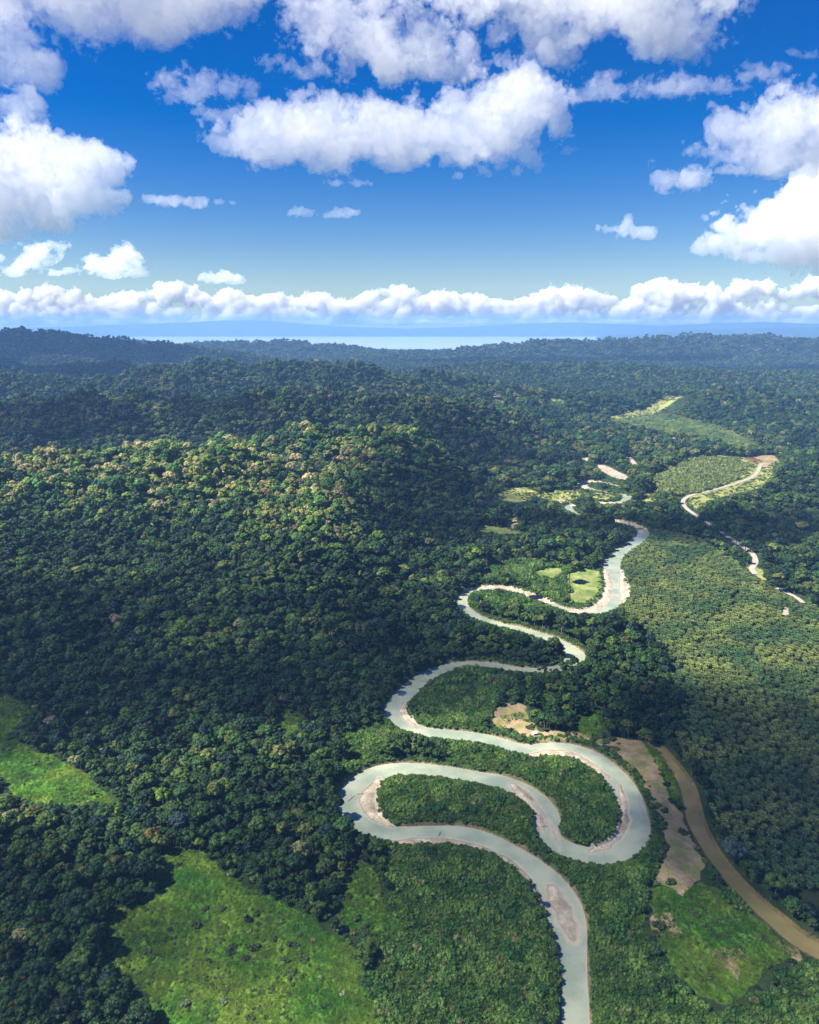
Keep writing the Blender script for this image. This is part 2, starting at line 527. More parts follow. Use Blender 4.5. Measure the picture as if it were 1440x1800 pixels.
def mix_col(t, fac, a, b, mode='MIX'):
    m = N(t, "ShaderNodeMix", data_type='RGBA', blend_type=mode)
    for sock, v in ((m.inputs[0], fac), (m.inputs[6], a), (m.inputs[7], b)):
        if isinstance(v, (int, float)):
            sock.default_value = v
        elif isinstance(v, tuple):
            sock.default_value = (*v, 1)
        else:
            t.links.new(v, sock)
    return m.outputs[2]


def scale_col(t, col, f):
    m = N(t, "ShaderNodeVectorMath", operation='SCALE')
    t.links.new(col, m.inputs[0])
    if isinstance(f, (int, float)):
        m.inputs["Scale"].default_value = f
    else:
        t.links.new(f, m.inputs["Scale"])
    return m.outputs[0]


def ground_material():
    m, t, out = new_mat("ground_cover")
    geo = N(t, "ShaderNodeNewGeometry")
    pos = geo.outputs["Position"]
    col = N(t, "ShaderNodeAttribute", attribute_name="cover").outputs["Color"]
    n1 = noise_node(t, pos, 0.9, 6, 0.7)
    n2 = noise_node(t, pos, 0.13, 5, 0.6)
    n3 = noise_node(t, pos, 0.03, 3, 0.5)
    f = math_n(t, 'MULTIPLY', ramp(t, n1, 0.25, 0.75, 0.76, 1.24), ramp(t, n2, 0.3, 0.7, 0.78, 1.22))
    f = math_n(t, 'MULTIPLY', f, ramp(t, n3, 0.3, 0.7, 0.85, 1.15))
    c = scale_col(t, col, f)
    b = N(t, "ShaderNodeBsdfPrincipled", i_Roughness=0.95)
    b.inputs["Specular IOR Level"].default_value = 0.15
    t.links.new(c, b.inputs["Base Color"])
    bump = N(t, "ShaderNodeBump", i_Strength=0.9, i_Distance=0.8)
    t.links.new(math_n(t, 'ADD', n1, math_n(t, 'MULTIPLY', n2, 1.5)), bump.inputs["Height"])
    t.links.new(bump.outputs[0], b.inputs["Normal"])
    t.links.new(b.outputs[0], out.inputs[0])
    return m


def water_material(name, base, rough, bump_s, depth=False):
    m, t, out = new_mat(name)
    pos = N(t, "ShaderNodeNewGeometry").outputs["Position"]
    n = noise_node(t, pos, 0.05, 5, 0.6)
    c = mix_col(t, ramp(t, n, 0.32, 0.68), tuple(x * f_ for x, f_ in zip(base, (0.72, 0.82, 0.84))), tuple(min(1, x * 1.12) for x in base))
    b = N(t, "ShaderNodeBsdfPrincipled", i_Roughness=rough, i_IOR=1.33)
    bump = N(t, "ShaderNodeBump", i_Strength=bump_s, i_Distance=0.06)
    t.links.new(noise_node(t, pos, 0.7, 4, 0.6), bump.inputs["Height"])
    t.links.new(bump.outputs[0], b.inputs["Normal"])
    if depth:
        dep = N(t, "ShaderNodeAttribute", attribute_name="depth").outputs["Fac"]
        silt = ramp(t, math_n(t, 'ADD', dep, ramp(t, noise_node(t, pos, 0.25, 4), 0.3, 0.7, -0.16, 0.16)), 0.1, 0.75)
        c = mix_col(t, silt, (0.42, 0.375, 0.275), c)
        t.links.new(c, b.inputs["Base Color"])
        tr = N(t, "ShaderNodeBsdfTransparent")
        mx = N(t, "ShaderNodeMixShader")
        t.links.new(ramp(t, dep, 0.0, 0.35, 0.1, 1.0), mx.inputs[0])
        t.links.new(tr.outputs[0], mx.inputs[1])
        t.links.new(b.outputs[0], mx.inputs[2])
        t.links.new(mx.outputs[0], out.inputs[0])
    else:
        t.links.new(c, b.inputs["Base Color"])
        t.links.new(b.outputs[0], out.inputs[0])
    return m


def leaf_material(name, gloss=0.25, var=0.5, scale=0.6):
    m, t, out = new_mat(name)
    tint = N(t, "ShaderNodeAttribute", attribute_type='INSTANCER', attribute_name="tint").outputs["Color"]
    tc = N(t, "ShaderNodeTexCoord").outputs["Object"]
    n = noise_node(t, tc, scale, 4, 0.7)
    col = scale_col(t, tint, ramp(t, n, 0.3, 0.7, 1 - var, 1 + var))
    b = N(t, "ShaderNodeBsdfPrincipled", i_Roughness=0.6)
    b.inputs["Specular IOR Level"].default_value = gloss
    t.links.new(col, b.inputs["Base Color"])
    tl = N(t, "ShaderNodeBsdfTranslucent")
    t.links.new(scale_col(t, col, 1.3), tl.inputs[0])
    mx = N(t, "ShaderNodeMixShader", i_0=0.22)
    t.links.new(b.outputs[0], mx.inputs[1])
    t.links.new(tl.outputs[0], mx.inputs[2])
    t.links.new(mx.outputs[0], out.inputs[0])
    return m


def plain_material(name, col, rough=0.9, var=0.25, scale=1.0, spec=0.2):
    m, t, out = new_mat(name)
    pos = N(t, "ShaderNodeTexCoord").outputs["Object"]
    n = noise_node(t, pos, scale, 5, 0.65)
    c = mix_col(t, ramp(t, n, 0.3, 0.7), tuple(x * (1 - var) for x in col), tuple(min(1, x * (1 + var)) for x in col))
    b = N(t, "ShaderNodeBsdfPrincipled", i_Roughness=rough)
    b.inputs["Specular IOR Level"].default_value = spec
    t.links.new(c, b.inputs["Base Color"])
    bump = N(t, "ShaderNodeBump", i_Strength=0.4, i_Distance=0.1)
    t.links.new(n, bump.inputs["Height"])
    t.links.new(bump.outputs[0], b.inputs["Normal"])
    t.links.new(b.outputs[0], out.inputs[0])
    return m


M_GROUND = ground_material()
M_LEAF = leaf_material("rainforest_leaves")
M_FROND = leaf_material("palm_fronds", 0.35, 0.3, 0.3)
M_CANE = leaf_material("cane_leaves", 0.25, 0.35, 0.8)
M_GRASS = leaf_material("grass_blades", 0.1, 0.3, 1.0)
M_BARK = plain_material("bark", (0.16, 0.13, 0.10))
M_PALEBARK = plain_material("pale_bark", (0.42, 0.38, 0.33))
M_ROAD = plain_material("gravel_road", (0.36, 0.32, 0.26), 0.95, 0.12, 0.15)
M_WALL = plain_material("painted_wall", (0.75, 0.75, 0.72), 0.7, 0.05, 2)
M_ROOF = plain_material("metal_roof", (0.80, 0.82, 0.84), 0.4, 0.05, 2, 0.5)
M_WOOD = plain_material("driftwood", (0.34, 0.25, 0.20))

# ------------------------------------------------------------------ ground
row, rows = 120.0, []
while row < 13500:
    rows.append(row)
    row += min(max(0.8 * row * row / (F * CAMZ) * 1.76, 0.55), 13.0 if row < 9000 else 40)
rows = np.array(rows)
cols = np.concatenate([np.linspace(-1.25, -0.62, 60, endpoint=False), np.linspace(-0.62, 0.62, 1000, endpoint=False), np.linspace(0.62, 1.25, 61)])
GX = (rows[:, None] * cols[None, :])
GY = np.repeat(rows[:, None], len(cols), 1)
gx, gy = GX.ravel(), GY.ravel()
gz = relief(gx, gy)
rsd, msd = river_sd(gx, gy)
barn = np.zeros(gx.size)
for p in BARS:
    sel = (gx > p[:, 0].min() - 8) & (gx < p[:, 0].max() + 8) & (gy > p[:, 1].min() - 8) & (gy < p[:, 1].max() + 8)
    if sel.any():
        dd = seg_dist(gx[sel], gy[sel], p, closed=True)
        dd = np.where(inside(gx[sel], gy[sel], p), dd, -dd)
        barn[sel] = np.maximum(barn[sel], np.clip((dd + 3.2) / 4.2, 0, 1.4) * (0.52 if p is BARS[3] or p is BARS[14] else 1.0))
barn = barn + np.where(barn > 0, 0.34 * fbm(gx / 9, gy / 9, 3, 60) + 0.08 * fbm(gx / 2, gy / 2, 2, 64), 0)
bars = (barn > 0.1) & (rsd < 3)
prof = np.interp(rsd, [-12, -6, -2.5, -0.8, 0.0, 1.2, 2.6, 4], [0, 0.1, 0.6, 1.3, 1.9, 3.4, 4.5, 4.7])
near_r = rsd < 4
zb = gz - PLAIN
gz = np.where(near_r, np.minimum(gz, prof + np.where(rsd > 1.2, zb, 0)), gz)
barz = WATER - 0.72 + 1.0 * barn
rim = sstep(0.5, 3.5, rsd)
gz = np.where(bars, np.maximum(gz, barz) * (1 - rim) + np.minimum(gz, 3.2) * rim, gz)
shoal = (rsd < -1) & ~bars
gz = np.where(shoal, gz + 0.9 * np.clip(fbm(gx / 14, gy / 14, 4, 68) + 0.05, 0, 1) * sstep(-1, -4, rsd), gz)
profm = np.interp(msd, [-6, -3, -1, 0.0, 1.5, 4], [2.6, 2.8, 3.1, 3.35, 4.2, 4.6])
gz = np.where(msd < 4, np.minimum(gz, profm), gz)

GRASSN = fbm(gx / 22, gy / 22, 4, 31)
fine = fbm(gx / 3.0, gy / 3.0, 3, 33)


def C3(*c):
    return np.array(c)[None, :]


cover = np.empty((gx.size, 3))
fl = sstep(-0.3, 0.3, GRASSN)[:, None]
cover[:] = C3(0.022, 0.040, 0.014) * (1 - fl) + C3(0.034, 0.058, 0.018) * fl
plainland = (gz < 12) & (gy < 2400)
th = mask(gx, gy, THICK, 3)
cover[th] = (C3(0.040, 0.085, 0.022) * (1 - fl) + C3(0.060, 0.10, 0.026) * fl)[th]
pm = mask(gx, gy, PALM, 2)
cover[pm] = (C3(0.022, 0.036, 0.014) * (1 - fl) + C3(0.040, 0.052, 0.020) * fl)[pm]
lm = mask(gx, gy, LIME, 5.0, 16)
g1 = C3(0.050, 0.145, 0.013)
g2 = C3(0.125, 0.205, 0.024)
gsel = sstep(-0.35, 0.45, fbm(gx / 34, gy / 34, 4, 37) - 0.25 * sstep(330, 420, gy) * 0)[:, None]
lumps = np.abs(fbm(gx / 4.2, gy / 4.2, 3, 71))[:, None]
cover[lm] = ((g1 * (1 - gsel) + g2 * gsel) * (0.72 + 1.2 * lumps))[lm]
farl = lm & (gy > 700)
cover[farl] = (C3(0.13, 0.19, 0.045) * (1 - fl) + C3(0.24, 0.27, 0.085) * fl)[farl]
mm = mask(gx, gy, MEADOW, 4, 20)
cover[mm] = (C3(0.15, 0.19, 0.045) * (1 - fl) + C3(0.30, 0.30, 0.10) * fl)[mm]
dm = mask(gx, gy, DRY, 2.5, 7)
dsel = sstep(-0.25, 0.25, fbm(gx / 7, gy / 7, 4, 39))[:, None]
dsel2 = sstep(-0.15, 0.35, fbm(gx / 16, gy / 16, 3, 43))[:, None]
dcol = C3(0.33, 0.235, 0.155) * (1 - dsel) + C3(0.27, 0.23, 0.09) * dsel
dcol = dcol * (1 - 0.55 * dsel2) + C3(0.11, 0.14, 0.03) * 0.55 * dsel2
cover[dm] = dcol[dm]
# open ground by the two water courses
soil = C3(0.155, 0.125, 0.075)
bankw = 0.9 + 2.4 * fbm(gx / 28, gy / 28, 3, 58)
bank = (rsd > -1.0) & (rsd < np.clip(bankw, 0.2, 3.0))
cover[bank] = (soil * (1 - 0.3 * fl) + C3(0.1, 0.1, 0.04) * 0.3 * fl)[bank]
bed = rsd < 0
cover[bed] = np.repeat(C3(0.36, 0.30, 0.225), bed.sum(), 0)
sandsel = sstep(-0.3, 0.3, fbm(gx / 6, gy / 6, 4, 51))[:, None]
sandc = C3(0.36, 0.30, 0.215) * (1 - sandsel) + C3(0.48, 0.42, 0.31) * sandsel
cover[bars] = sandc[bars]
sm = mask(gx, gy, SAND, 2, 8)
cover[sm] = (C3(0.34, 0.28, 0.20) * (1 - sandsel) + C3(0.44, 0.38, 0.28) * sandsel)[sm]
mb = (msd < 1.6)
cover[mb] = (C3(0.15, 0.11, 0.045) * (1 - 0.3 * fl) + C3(0.11, 0.12, 0.035) * 0.3 * fl)[mb]
# the raw cut beside the road
cutc = hit([(1325, 809)])[0]
cd = np.hypot((gx - cutc[0]) / 17, (gy - cutc[1]) / 26)
cover[cd < 1] = C3(0.16, 0.065, 0.04)
gz = np.where(cd < 1, gz + 6 * (1 - cd), gz)
# lumpy grass
gz = gz + np.where(lm & (rsd > 3), 0.5 * fine + 1.3 * np.abs(fbm(gx / 4.2, gy / 4.2, 3, 71)), 0) + np.where(dm, 0.15 * fine, 0)

ground = mesh_obj("ground", np.column_stack([gx, gy, gz]), grid_faces(len(rows), len(cols)), [M_GROUND], True, "structure")
set_col(ground, "cover", cover)


def ground_z(X, Y):
    """height of the built sheet at any point (bilinear in its own grid)"""
    X = np.asarray(X, float)
    Y = np.asarray(Y, float)
    r = np.clip(np.interp(Y, rows, np.arange(len(rows))), 0, len(rows) - 1.001)
    c = np.clip(np.interp(X / Y, cols, np.arange(len(cols))), 0, len(cols) - 1.001)
    i, j = r.astype(int), c.astype(int)
    a, b = r - i, c - j
    Z = gz.reshape(len(rows), len(cols))
    return (Z[i, j] * (1 - b) + Z[i, j + 1] * b) * (1 - a) + (Z[i + 1, j] * (1 - b) + Z[i + 1, j + 1] * b) * a


def ribbon(name, line, half, z, mat, across=15, depth_fn=None):
    d = np.gradient(line[:, :2], axis=0)
    nrm = np.column_stack([-d[:, 1], d[:, 0]]) / np.linalg.norm(d, axis=1)[:, None]
    s = np.linspace(-1, 1, across)
    hw = half if np.ndim(half) else np.full(len(line), half)
    P = line[:, None, :2] + nrm[:, None, :] * (s[None, :, None] * hw[:, None, None])
    X, Y = P[..., 0].ravel(), P[..., 1].ravel()
    Z = z(X, Y) if callable(z) else np.full(X.shape, z)
    o = mesh_obj(name, np.column_stack([X, Y, Z]), grid_faces(len(line), across), [mat], True, "structure")
    return o, X, Y


# the river: one water sheet over its flood plain, the banks stand up through it
M_WATER = water_material("silty_river_water", (0.31, 0.335, 0.24), 0.10, 0.25, True)
M_MUDW = water_material("brown_channel_water", (0.21, 0.165, 0.060), 0.5, 0.5)
M_SEA = water_material("bay_water", (0.48, 0.52, 0.53), 0.22, 0.03)
rm = rsd.reshape(len(rows), len(cols))
wet = rm < 2.0
fac = grid_faces(len(rows), len(cols))
wf = wet.ravel()[fac].all(1)
fq = fac[wf]
uq, inv = np.unique(fq, return_inverse=True)
river = mesh_obj("river", np.column_stack([gx[uq], gy[uq], np.full(len(uq), WATER)]), inv.reshape(-1, 4), [M_WATER], True, "structure")
set_f(river, "depth", np.clip(WATER - gz[uq], 0, 3))
line = MUD
side, _, _ = ribbon("side_channel_water", MUD, MUD[:, 2] + 1.0, 3.3, M_MUDW)
side["kind"] = "structure"
sea = mesh_obj("sea", [(-23500, 5200, 0), (23500, 5200, 0), (23500, 23000, 0), (-23500, 23000, 0)], [(0, 1, 2, 3)], [M_SEA], False, "structure")
road, _, _ = ribbon("road", ROAD, 3.4, lambda x, y: ground_z(x, y) + 0.5, M_ROAD, 5)
track, _, _ = ribbon("dirt_track", TRACK, 2.6, lambda x, y: ground_z(x, y) + 0.4, M_ROAD, 5)

# ------------------------------------------------------------------ hills across the bay
M_FAR = plain_material("far_forest", (0.045, 0.07, 0.035), 0.95, 0.4, 0.004)


def far_range(name, pts, D, depth, foot=0.0, seed=90):
    pts = np.array(pts, float)
    slope = np.linspace(-0.95, 0.95, 900)
    px = W / 2 + slope * F * CP
    top = np.interp(px, pts[:, 0], pts[:, 1])
    hz = CAMZ + (570 - top) / F * D
    n = 60
    u = np.linspace(0, 1, n)
    X = D * slope[None, :] * (1 + (u[:, None] - 0.5) * depth / D)
    Y = D + (u[:, None] - 0.35) * depth + 0 * X
    pr = np.sin(np.clip(u / 0.7, 0, 1) * np.pi / 2) ** 1.3
    Z = (hz[None, :] - foot) * pr[:, None]
    rough = fbm(X / 1800, Y / 1800, 5, seed)
    Z = foot + Z * (1 + 0.30 * rough * (1 - pr[:, None] * 0.75)) + 14 * fbm(X / 500, Y / 500, 3, seed + 5) * pr[:, None]
    Z[0] = -15
    o = mesh_obj(name, np.column_stack([X.ravel(), Y.ravel(), Z.ravel()]), grid_faces(n, 900), [M_FAR], True, "structure")
    return o


far_range("distant_hills", [(-600, 582), (0, 579), (140, 574), (300, 569), (400, 564), (480, 564), (560, 571), (640, 576), (720, 578), (800, 575), (900, 570), (1000, 567), (1060, 570), (1150, 573), (1240, 568), (1320, 566), (1440, 571), (1900, 566)], 20000, 4000)
far_range("coastal_hills", [(-600, 620), (1020, 620), (1038, 595), (1050, 590), (1120, 588), (1200, 581), (1300, 578), (1380, 575), (1440, 576), (1900, 574)], 15500, 3500, -20, 97)

# ------------------------------------------------------------------ plant models (unit sized, scaled where they stand)
import bmesh


def ico(sub):
    bm = bmesh.new()
    bmesh.ops.create_icosphere(bm, subdivisions=sub, radius=1.0)
    v = np.array([x.co[:] for x in bm.verts])
    f = np.array([[x.index for x in q.verts] for q in bm.faces])
    bm.free()
    return v, f


ICO1, ICO2 = ico(1), ico(2)


class Build:
    def __init__(s):
        s.V, s.F, s.M, s.n = [], [], [], 0

    def add(s, v, f, m=0):
        s.V.append(v)
        s.F.append(np.asarray(f) + s.n)
        s.M.append(np.full(len(f), m))
        s.n += len(v)

    def obj(s, name, mats, smooth=True, link=True):
        return mesh_obj(name, np.vstack(s.V), np.vstack(s.F), mats, smooth, link=link, fmat=np.concatenate(s.M))


def quads_to_tris(q):
    q = np.asarray(q)
    return np.vstack([q[:, [0, 1, 2]], q[:, [0, 2, 3]]])


def leaf_cards(r, P, Nn, size, m=0, b=None, up=0.0):
    """little leaf sprays standing off a surface"""
    n = len(P)
    a = r.normal(size=(n, 3))
    Nj = Nn + 0.55 * a
    Nj[:, 2] += up
    Nj /= np.linalg.norm(Nj, axis=1)[:, None]
    t = np.cross(Nj, r.normal(size=(n, 3)))
    t /= np.linalg.norm(t, axis=1)[:, None] + 1e-9
    u = np.cross(Nj, t)
    sz = size * r.uniform(0.6, 1.5, n)[:, None]
    c = P + Nj * sz * 0.2
    V = np.stack([c - t * sz, c - u * sz * 0.6, c + t * sz, c + u * sz * 0.7], 1).reshape(-1, 3)
    q = np.arange(4 * n).reshape(n, 4)
    b.add(V, quads_to_tris(q), m)


def make_crown(seed, b, sub=1, lumps=18, leaves=420, flat=0.75, spread=0.72, gap=0.0, m=0):
    r = np.random.default_rng(seed)
    iv, fi = ICO2 if sub == 2 else ICO1
    k = 0
    pts = []
    while k < lumps:
        th = r.uniform(0, 2 * np.pi)
        z = r.uniform(-0.25, 1.0)
        rr = math.sqrt(max(0, 1 - max(z, 0) ** 2)) * (0.55 + 0.45 * r.random() ** 0.5)
        p = np.array([math.cos(th) * rr * spread, math.sin(th) * rr * spread, z * flat * 0.62])
        if any(np.linalg.norm(p - q) < 0.24 for q in pts) and r.random() < 0.85:
            continue
        pts.append(p)
        k += 1
    allP, allN = [], []
    for p in pts:
        s = r.uniform(0.16, 0.40) * (1.12 - 0.35 * np.linalg.norm(p[:2])) * (1 - gap)
        nv = iv * (1 + r.normal(0, 0.13, (len(iv), 1)))
        v = nv * s * np.array([1, 1, 0.78]) + p
        v[:, 2] += 1.55
        b.add(v, fi, m)
        w = r.normal(size=(max(4, leaves // lumps), 3))
        w[:, 2] = np.abs(w[:, 2]) * 1.1 - 0.25
        w /= np.linalg.norm(w, axis=1)[:, None]
        allP.append(w * s * np.array([1, 1, 0.78]) * 1.02 + p + np.array([0, 0, 1.55]))
        allN.append(w)
    leaf_cards(r, np.vstack(allP), np.vstack(allN), 0.095, m, b)
    return pts


def make_trunk(seed, b, pts=None, m=1, lean=0.05):
    r = np.random.default_rng(seed + 500)
    n = 6

    def tube(P, R):
        P = np.array(P)
        V = []
        for i, (p, q) in enumerate(zip(P, R)):
            a = np.linspace(0, 2 * np.pi, n, endpoint=False)
            V.append(np.column_stack([p[0] + q * np.cos(a), p[1] + q * np.sin(a), np.full(n, p[2])]))
        Fq = []
        for i in range(len(P) - 1):
            for j in range(n):
                Fq.append([i * n + j, i * n + (j + 1) % n, (i + 1) * n + (j + 1) % n, (i + 1) * n + j])
        b.add(np.vstack(V), quads_to_tris(Fq), m)
    dx, dy = r.normal(0, lean, 2)
    top = np.array([dx, dy, 1.25])
    tube([(0, 0, -0.35), (0, 0, 0.05), (dx * .5, dy * .5, 0.7), top], [0.10, 0.07, 0.055, 0.045])
    if pts is not None:
        for p in pts[::3]:
            e = np.array([p[0], p[1], p[2] + 1.5])
            tube([top - [0, 0, 0.15], (top + e) / 2 + [0, 0, -0.08], e], [0.035, 0.025, 0.012])


def make_palm(seed, b, fronds=24):
    r = np.random.default_rng(seed)
    for k in range(fronds):
        az = k * 2.39996 + r.normal(0, 0.12)
        el = np.interp(k / fronds, [0, 1], [1.25, -0.12]) + r.normal(0, 0.08)
        L = r.uniform(0.92, 1.12)
        n = 6
        P = []
        p = np.zeros(3)
        ang = el
        d2 = np.array([math.cos(az), math.sin(az)])
        for i in range(n):
            P.append(p.copy())
            p = p + np.array([*(d2 * math.cos(ang)), math.sin(ang)]) * L / (n - 1)
            ang -= 0.26 + 0.05 * i
        P = np.array(P)
        P[:, 2] += 1.2
        side = np.array([-d2[1], d2[0], 0])
        wd = np.array([0.03, 0.12, 0.155, 0.145, 0.10, 0.015])
        for sgn in (-1, 1):
            o1 = P + sgn * side * wd[:, None] + np.array([0, 0, -0.5])[None, :] * wd[:, None] + r.normal(0, 0.012, (n, 3))
            V = np.vstack([P, o1])
            q = [[i, i + 1, n + i + 1, n + i] for i in range(n - 1)]
            b.add(V, quads_to_tris(q), 0)


def make_cane(seed, b, blades=34, h=1.0, w=0.05, spread=0.5):
    r = np.random.default_rng(seed)
    for k in range(blades):
        az = r.uniform(0, 2 * np.pi)
        d2 = np.array([math.cos(az), math.sin(az), 0])
        base = np.append(r.normal(0, 0.22 * spread * 2, 2), 0)
        L = h * r.uniform(0.55, 1.1)
        bend = r.uniform(0.25, 0.9) * spread
        s = np.linspace(0, 1, 4)
        P = base + np.outer(s, [0, 0, L]) + np.outer(s ** 2 * bend, d2) - np.outer(s ** 3 * bend * 0.45 * L, [0, 0, 1])
        side = np.array([-d2[1], d2[0], 0])
        wd = w * np.array([0.7, 1.0, 0.8, 0.1])
        V = np.vstack([P - side * wd[:, None], P + side * wd[:, None]])
        q = [[i, i + 1, 4 + i + 1, 4 + i] for i in range(3)]
        b.add(V, quads_to_tris(q), 0)


def make_bush(seed, b, leaves=260):
    r = np.random.default_rng(seed)
    iv, fi = ICO1
    P, Nn = [], []
    for k in range(9):
        p = np.append(r.normal(0, 0.36, 2), r.uniform(0.15, 0.5))
        s = r.uniform(0.25, 0.45)
        v = iv * (1 + r.normal(0, 0.15, (len(iv), 1))) * s + p
        b.add(v, fi, 0)
        w = r.normal(size=(leaves // 9, 3))
        w[:, 2] = np.abs(w[:, 2])
        w /= np.linalg.norm(w, axis=1)[:, None]
        P.append(w * s + p)
        Nn.append(w)
    leaf_cards(r, np.vstack(P), np.vstack(Nn), 0.11, 0, b)


protos = bpy.data.collections.new("instanced_trees")
CROWNS, TRUNKS, FULL = [], [], []
specs = [(18, 420, 0.75, 0.72, 0), (22, 480, 0.6, 0.78, 0), (14, 380, 0.95, 0.62, 0), (26, 520, 0.5, 0.85, .05),
         (16, 420, 0.85, 0.66, 0), (12, 360, 1.15, 0.52, 0), (20, 460, 0.7, 0.75, .05), (24, 420, 0.62, 0.80, .12),
         (10, 340, 1.3, 0.45, 0), (18, 520, 0.8, 0.7, .2)]
for i, (lu, le, fla, spr, gp) in enumerate(specs):
    bc = Build()
    pts = make_crown(100 + i, bc, 2, lu, int(le * 1.6), fla, spr, gp, 0)
    CROWNS.append(bc.obj("crown", [M_LEAF], True, False).data)
    bt = Build()
    make_trunk(100 + i, bt, pts, 0)
    TRUNKS.append(bt.obj("trunk", [M_BARK], True, False).data)
    bf = Build()
    pts = make_crown(100 + i, bf, 1, lu, int(le * 0.8), fla, spr, gp, 0)
    make_trunk(100 + i, bf, pts if gp > .1 else None, 1)
    o = bf.obj("instanced_tree.%03d" % i, [M_LEAF, M_BARK], True, False)
    protos.objects.link(o)
NT = len(specs)
palms = bpy.data.collections.new("instanced_palms")
PCROWN, PTRUNK = [], []
for i in range(4):
    b = Build()
    make_palm(300 + i, b)
    PCROWN.append(b.obj("crown", [M_FROND], False, False).data)
    t_ = Build()
    make_trunk(300 + i, t_, None, 0, 0.02)
    PTRUNK.append(t_.obj("trunk", [M_BARK], True, False).data)
    make_trunk(300 + i, b, None, 1, 0.02)
    palms.objects.link(b.obj("instanced_palm.%03d" % i, [M_FROND, M_BARK], False, False))
canes = bpy.data.collections.new("instanced_canes")
for i in range(4):
    b = Build()
    make_cane(400 + i, b)
    canes.objects.link(b.obj("instanced_cane.%03d" % i, [M_CANE], False, False))
for i in range(3):
    b = Build()
    make_bush(420 + i, b)
    canes.objects.link(b.obj("instanced_cane.%03d" % (4 + i), [M_CANE], True, False))
tufts = bpy.data.collections.new("instanced_tufts")
for i in range(3):
    b = Build()
    make_cane(450 + i, b, 22, 0.6, 0.05, 0.9)
    tufts.objects.link(b.obj("instanced_tuft.%03d" % i, [M_GRASS], False, False))
BUSH = []
for i in range(3):
    b = Build()
    make_bush(470 + i, b, 420)
    BUSH.append(b.obj("shrub", [M_LEAF], True, False).data)


def scatter_object(name, P, scl, rotz, kind, tint, coll):
    """one object whose points carry instances of the plants in a collection"""
    me = bpy.data.meshes.new(name)
    me.vertices.add(len(P))
    me.vertices.foreach_set("co", np.asarray(P, np.float32).ravel())
    o = bpy.data.objects.new(name, me)
    C.objects.link(o)
    for nm, typ, key, arr in (("scl", 'FLOAT_VECTOR', "vector", scl),
                              ("rot", 'FLOAT_VECTOR', "vector", np.column_stack([0 * rotz, 0 * rotz, rotz])),
                              ("kindno", 'INT', "value", kind)):
        a = me.attributes.new(nm, typ, 'POINT')
        a.data.foreach_set(key, np.asarray(arr, np.int32 if typ == 'INT' else np.float32).ravel())
    set_col(o, "tint", tint)
    g = bpy.data.node_groups.new(name, 'GeometryNodeTree')
    g.interface.new_socket("Geometry", in_out='INPUT', socket_type='NodeSocketGeometry')
    g.interface.new_socket("Geometry", in_out='OUTPUT', socket_type='NodeSocketGeometry')
    gi, go = g.nodes.new("NodeGroupInput"), g.nodes.new("NodeGroupOutput")
    ins = g.nodes.new("GeometryNodeInstanceOnPoints")
    ci = g.nodes.new("GeometryNodeCollectionInfo")
    ci.inputs["Collection"].default_value = coll
    ci.inputs["Separate Children"].default_value = True
    ci.inputs["Reset Children"].default_value = True
    ins.inputs["Pick Instance"].default_value = True
    g.links.new(gi.outputs[0], ins.inputs["Points"])
    g.links.new(ci.outputs[0], ins.inputs["Instance"])
    for nm, typ, sock in (("kindno", 'INT', "Instance Index"), ("rot", 'FLOAT_VECTOR', "Rotation"), ("scl", 'FLOAT_VECTOR', "Scale")):
        na = g.nodes.new("GeometryNodeInputNamedAttribute")
        na.data_type = typ
        na.inputs["Name"].default_value = nm
        if sock == "Rotation":
            er = g.nodes.new("FunctionNodeEulerToRotation")
            g.links.new(na.outputs[0], er.inputs[0])
            g.links.new(er.outputs[0], ins.inputs[sock])
        else:
            g.links.new(na.outputs[0], ins.inputs[sock])
    g.links.new(ins.outputs[0], go.inputs[0])
    md = o.modifiers.new("scatter", 'NODES')
    md.node_group = g
    o["kind"] = "stuff"
    return o


# ------------------------------------------------------------------ where the plants stand
def jitter_grid(y0, y1, step, slope=0.66, jit=0.42):
    xs, ys = [], []
    y = y0
    while y < y1:
        x = np.arange(-slope * y, slope * y, step)
        xs.append(x)
        ys.append(np.full(x.size, y))
        y += step * 0.9
    x, y = np.concatenate(xs), np.concatenate(ys)
    return x + rng.uniform(-jit, jit, x.size) * step, y + rng.uniform(-jit, jit, x.size) * step


OPEN = LIME + MEADOW + DRY + SAND
HIDE = hit([(962, 1165), (1030, 897), (585, 1395)])[:, :2]


def road_d(X, Y):
    d = np.full(X.shape, 1e3)
    m = (Y > 700) & (Y < 2600) & (X > 200)
    if m.any():
        d[m] = np.minimum(seg_dist(X[m], Y[m], ROAD[:, :2]) - 3.4, seg_dist(X[m], Y[m], TRACK[:, :2]) - 2)
    return d


def blocks(X, Y, Z, h):
    """would a plant of height h standing here cover open ground, river or road behind it"""
    out = np.zeros(X.shape, bool)
    for fr in ((0.55, 1.0) if not len(Y) or Y.min() < 1000 else (0.2, 0.4, 0.6, 0.8, 1.0)):
        zt = Z + h * fr
        k = (CAMZ - Z) / (CAMZ - zt)
        for off in (-0.25, 0.25):
            x2, y2 = X * k + off * h, Y * k
            b = inside_any(x2, y2)
            r, m_ = river_sd(x2, y2)
            b |= (r < 0.5) | (m_ < 0.5) | (road_d(x2, y2) < 0.5)
            out |= b
    for hx, hy in HIDE:
        out &= np.hypot(X - hx, Y - hy) > 26
    return out


def inside_any(X, Y):
    b = np.zeros(X.shape, bool)
    for p in OPEN:
        b |= inside(X, Y, p)
    return b


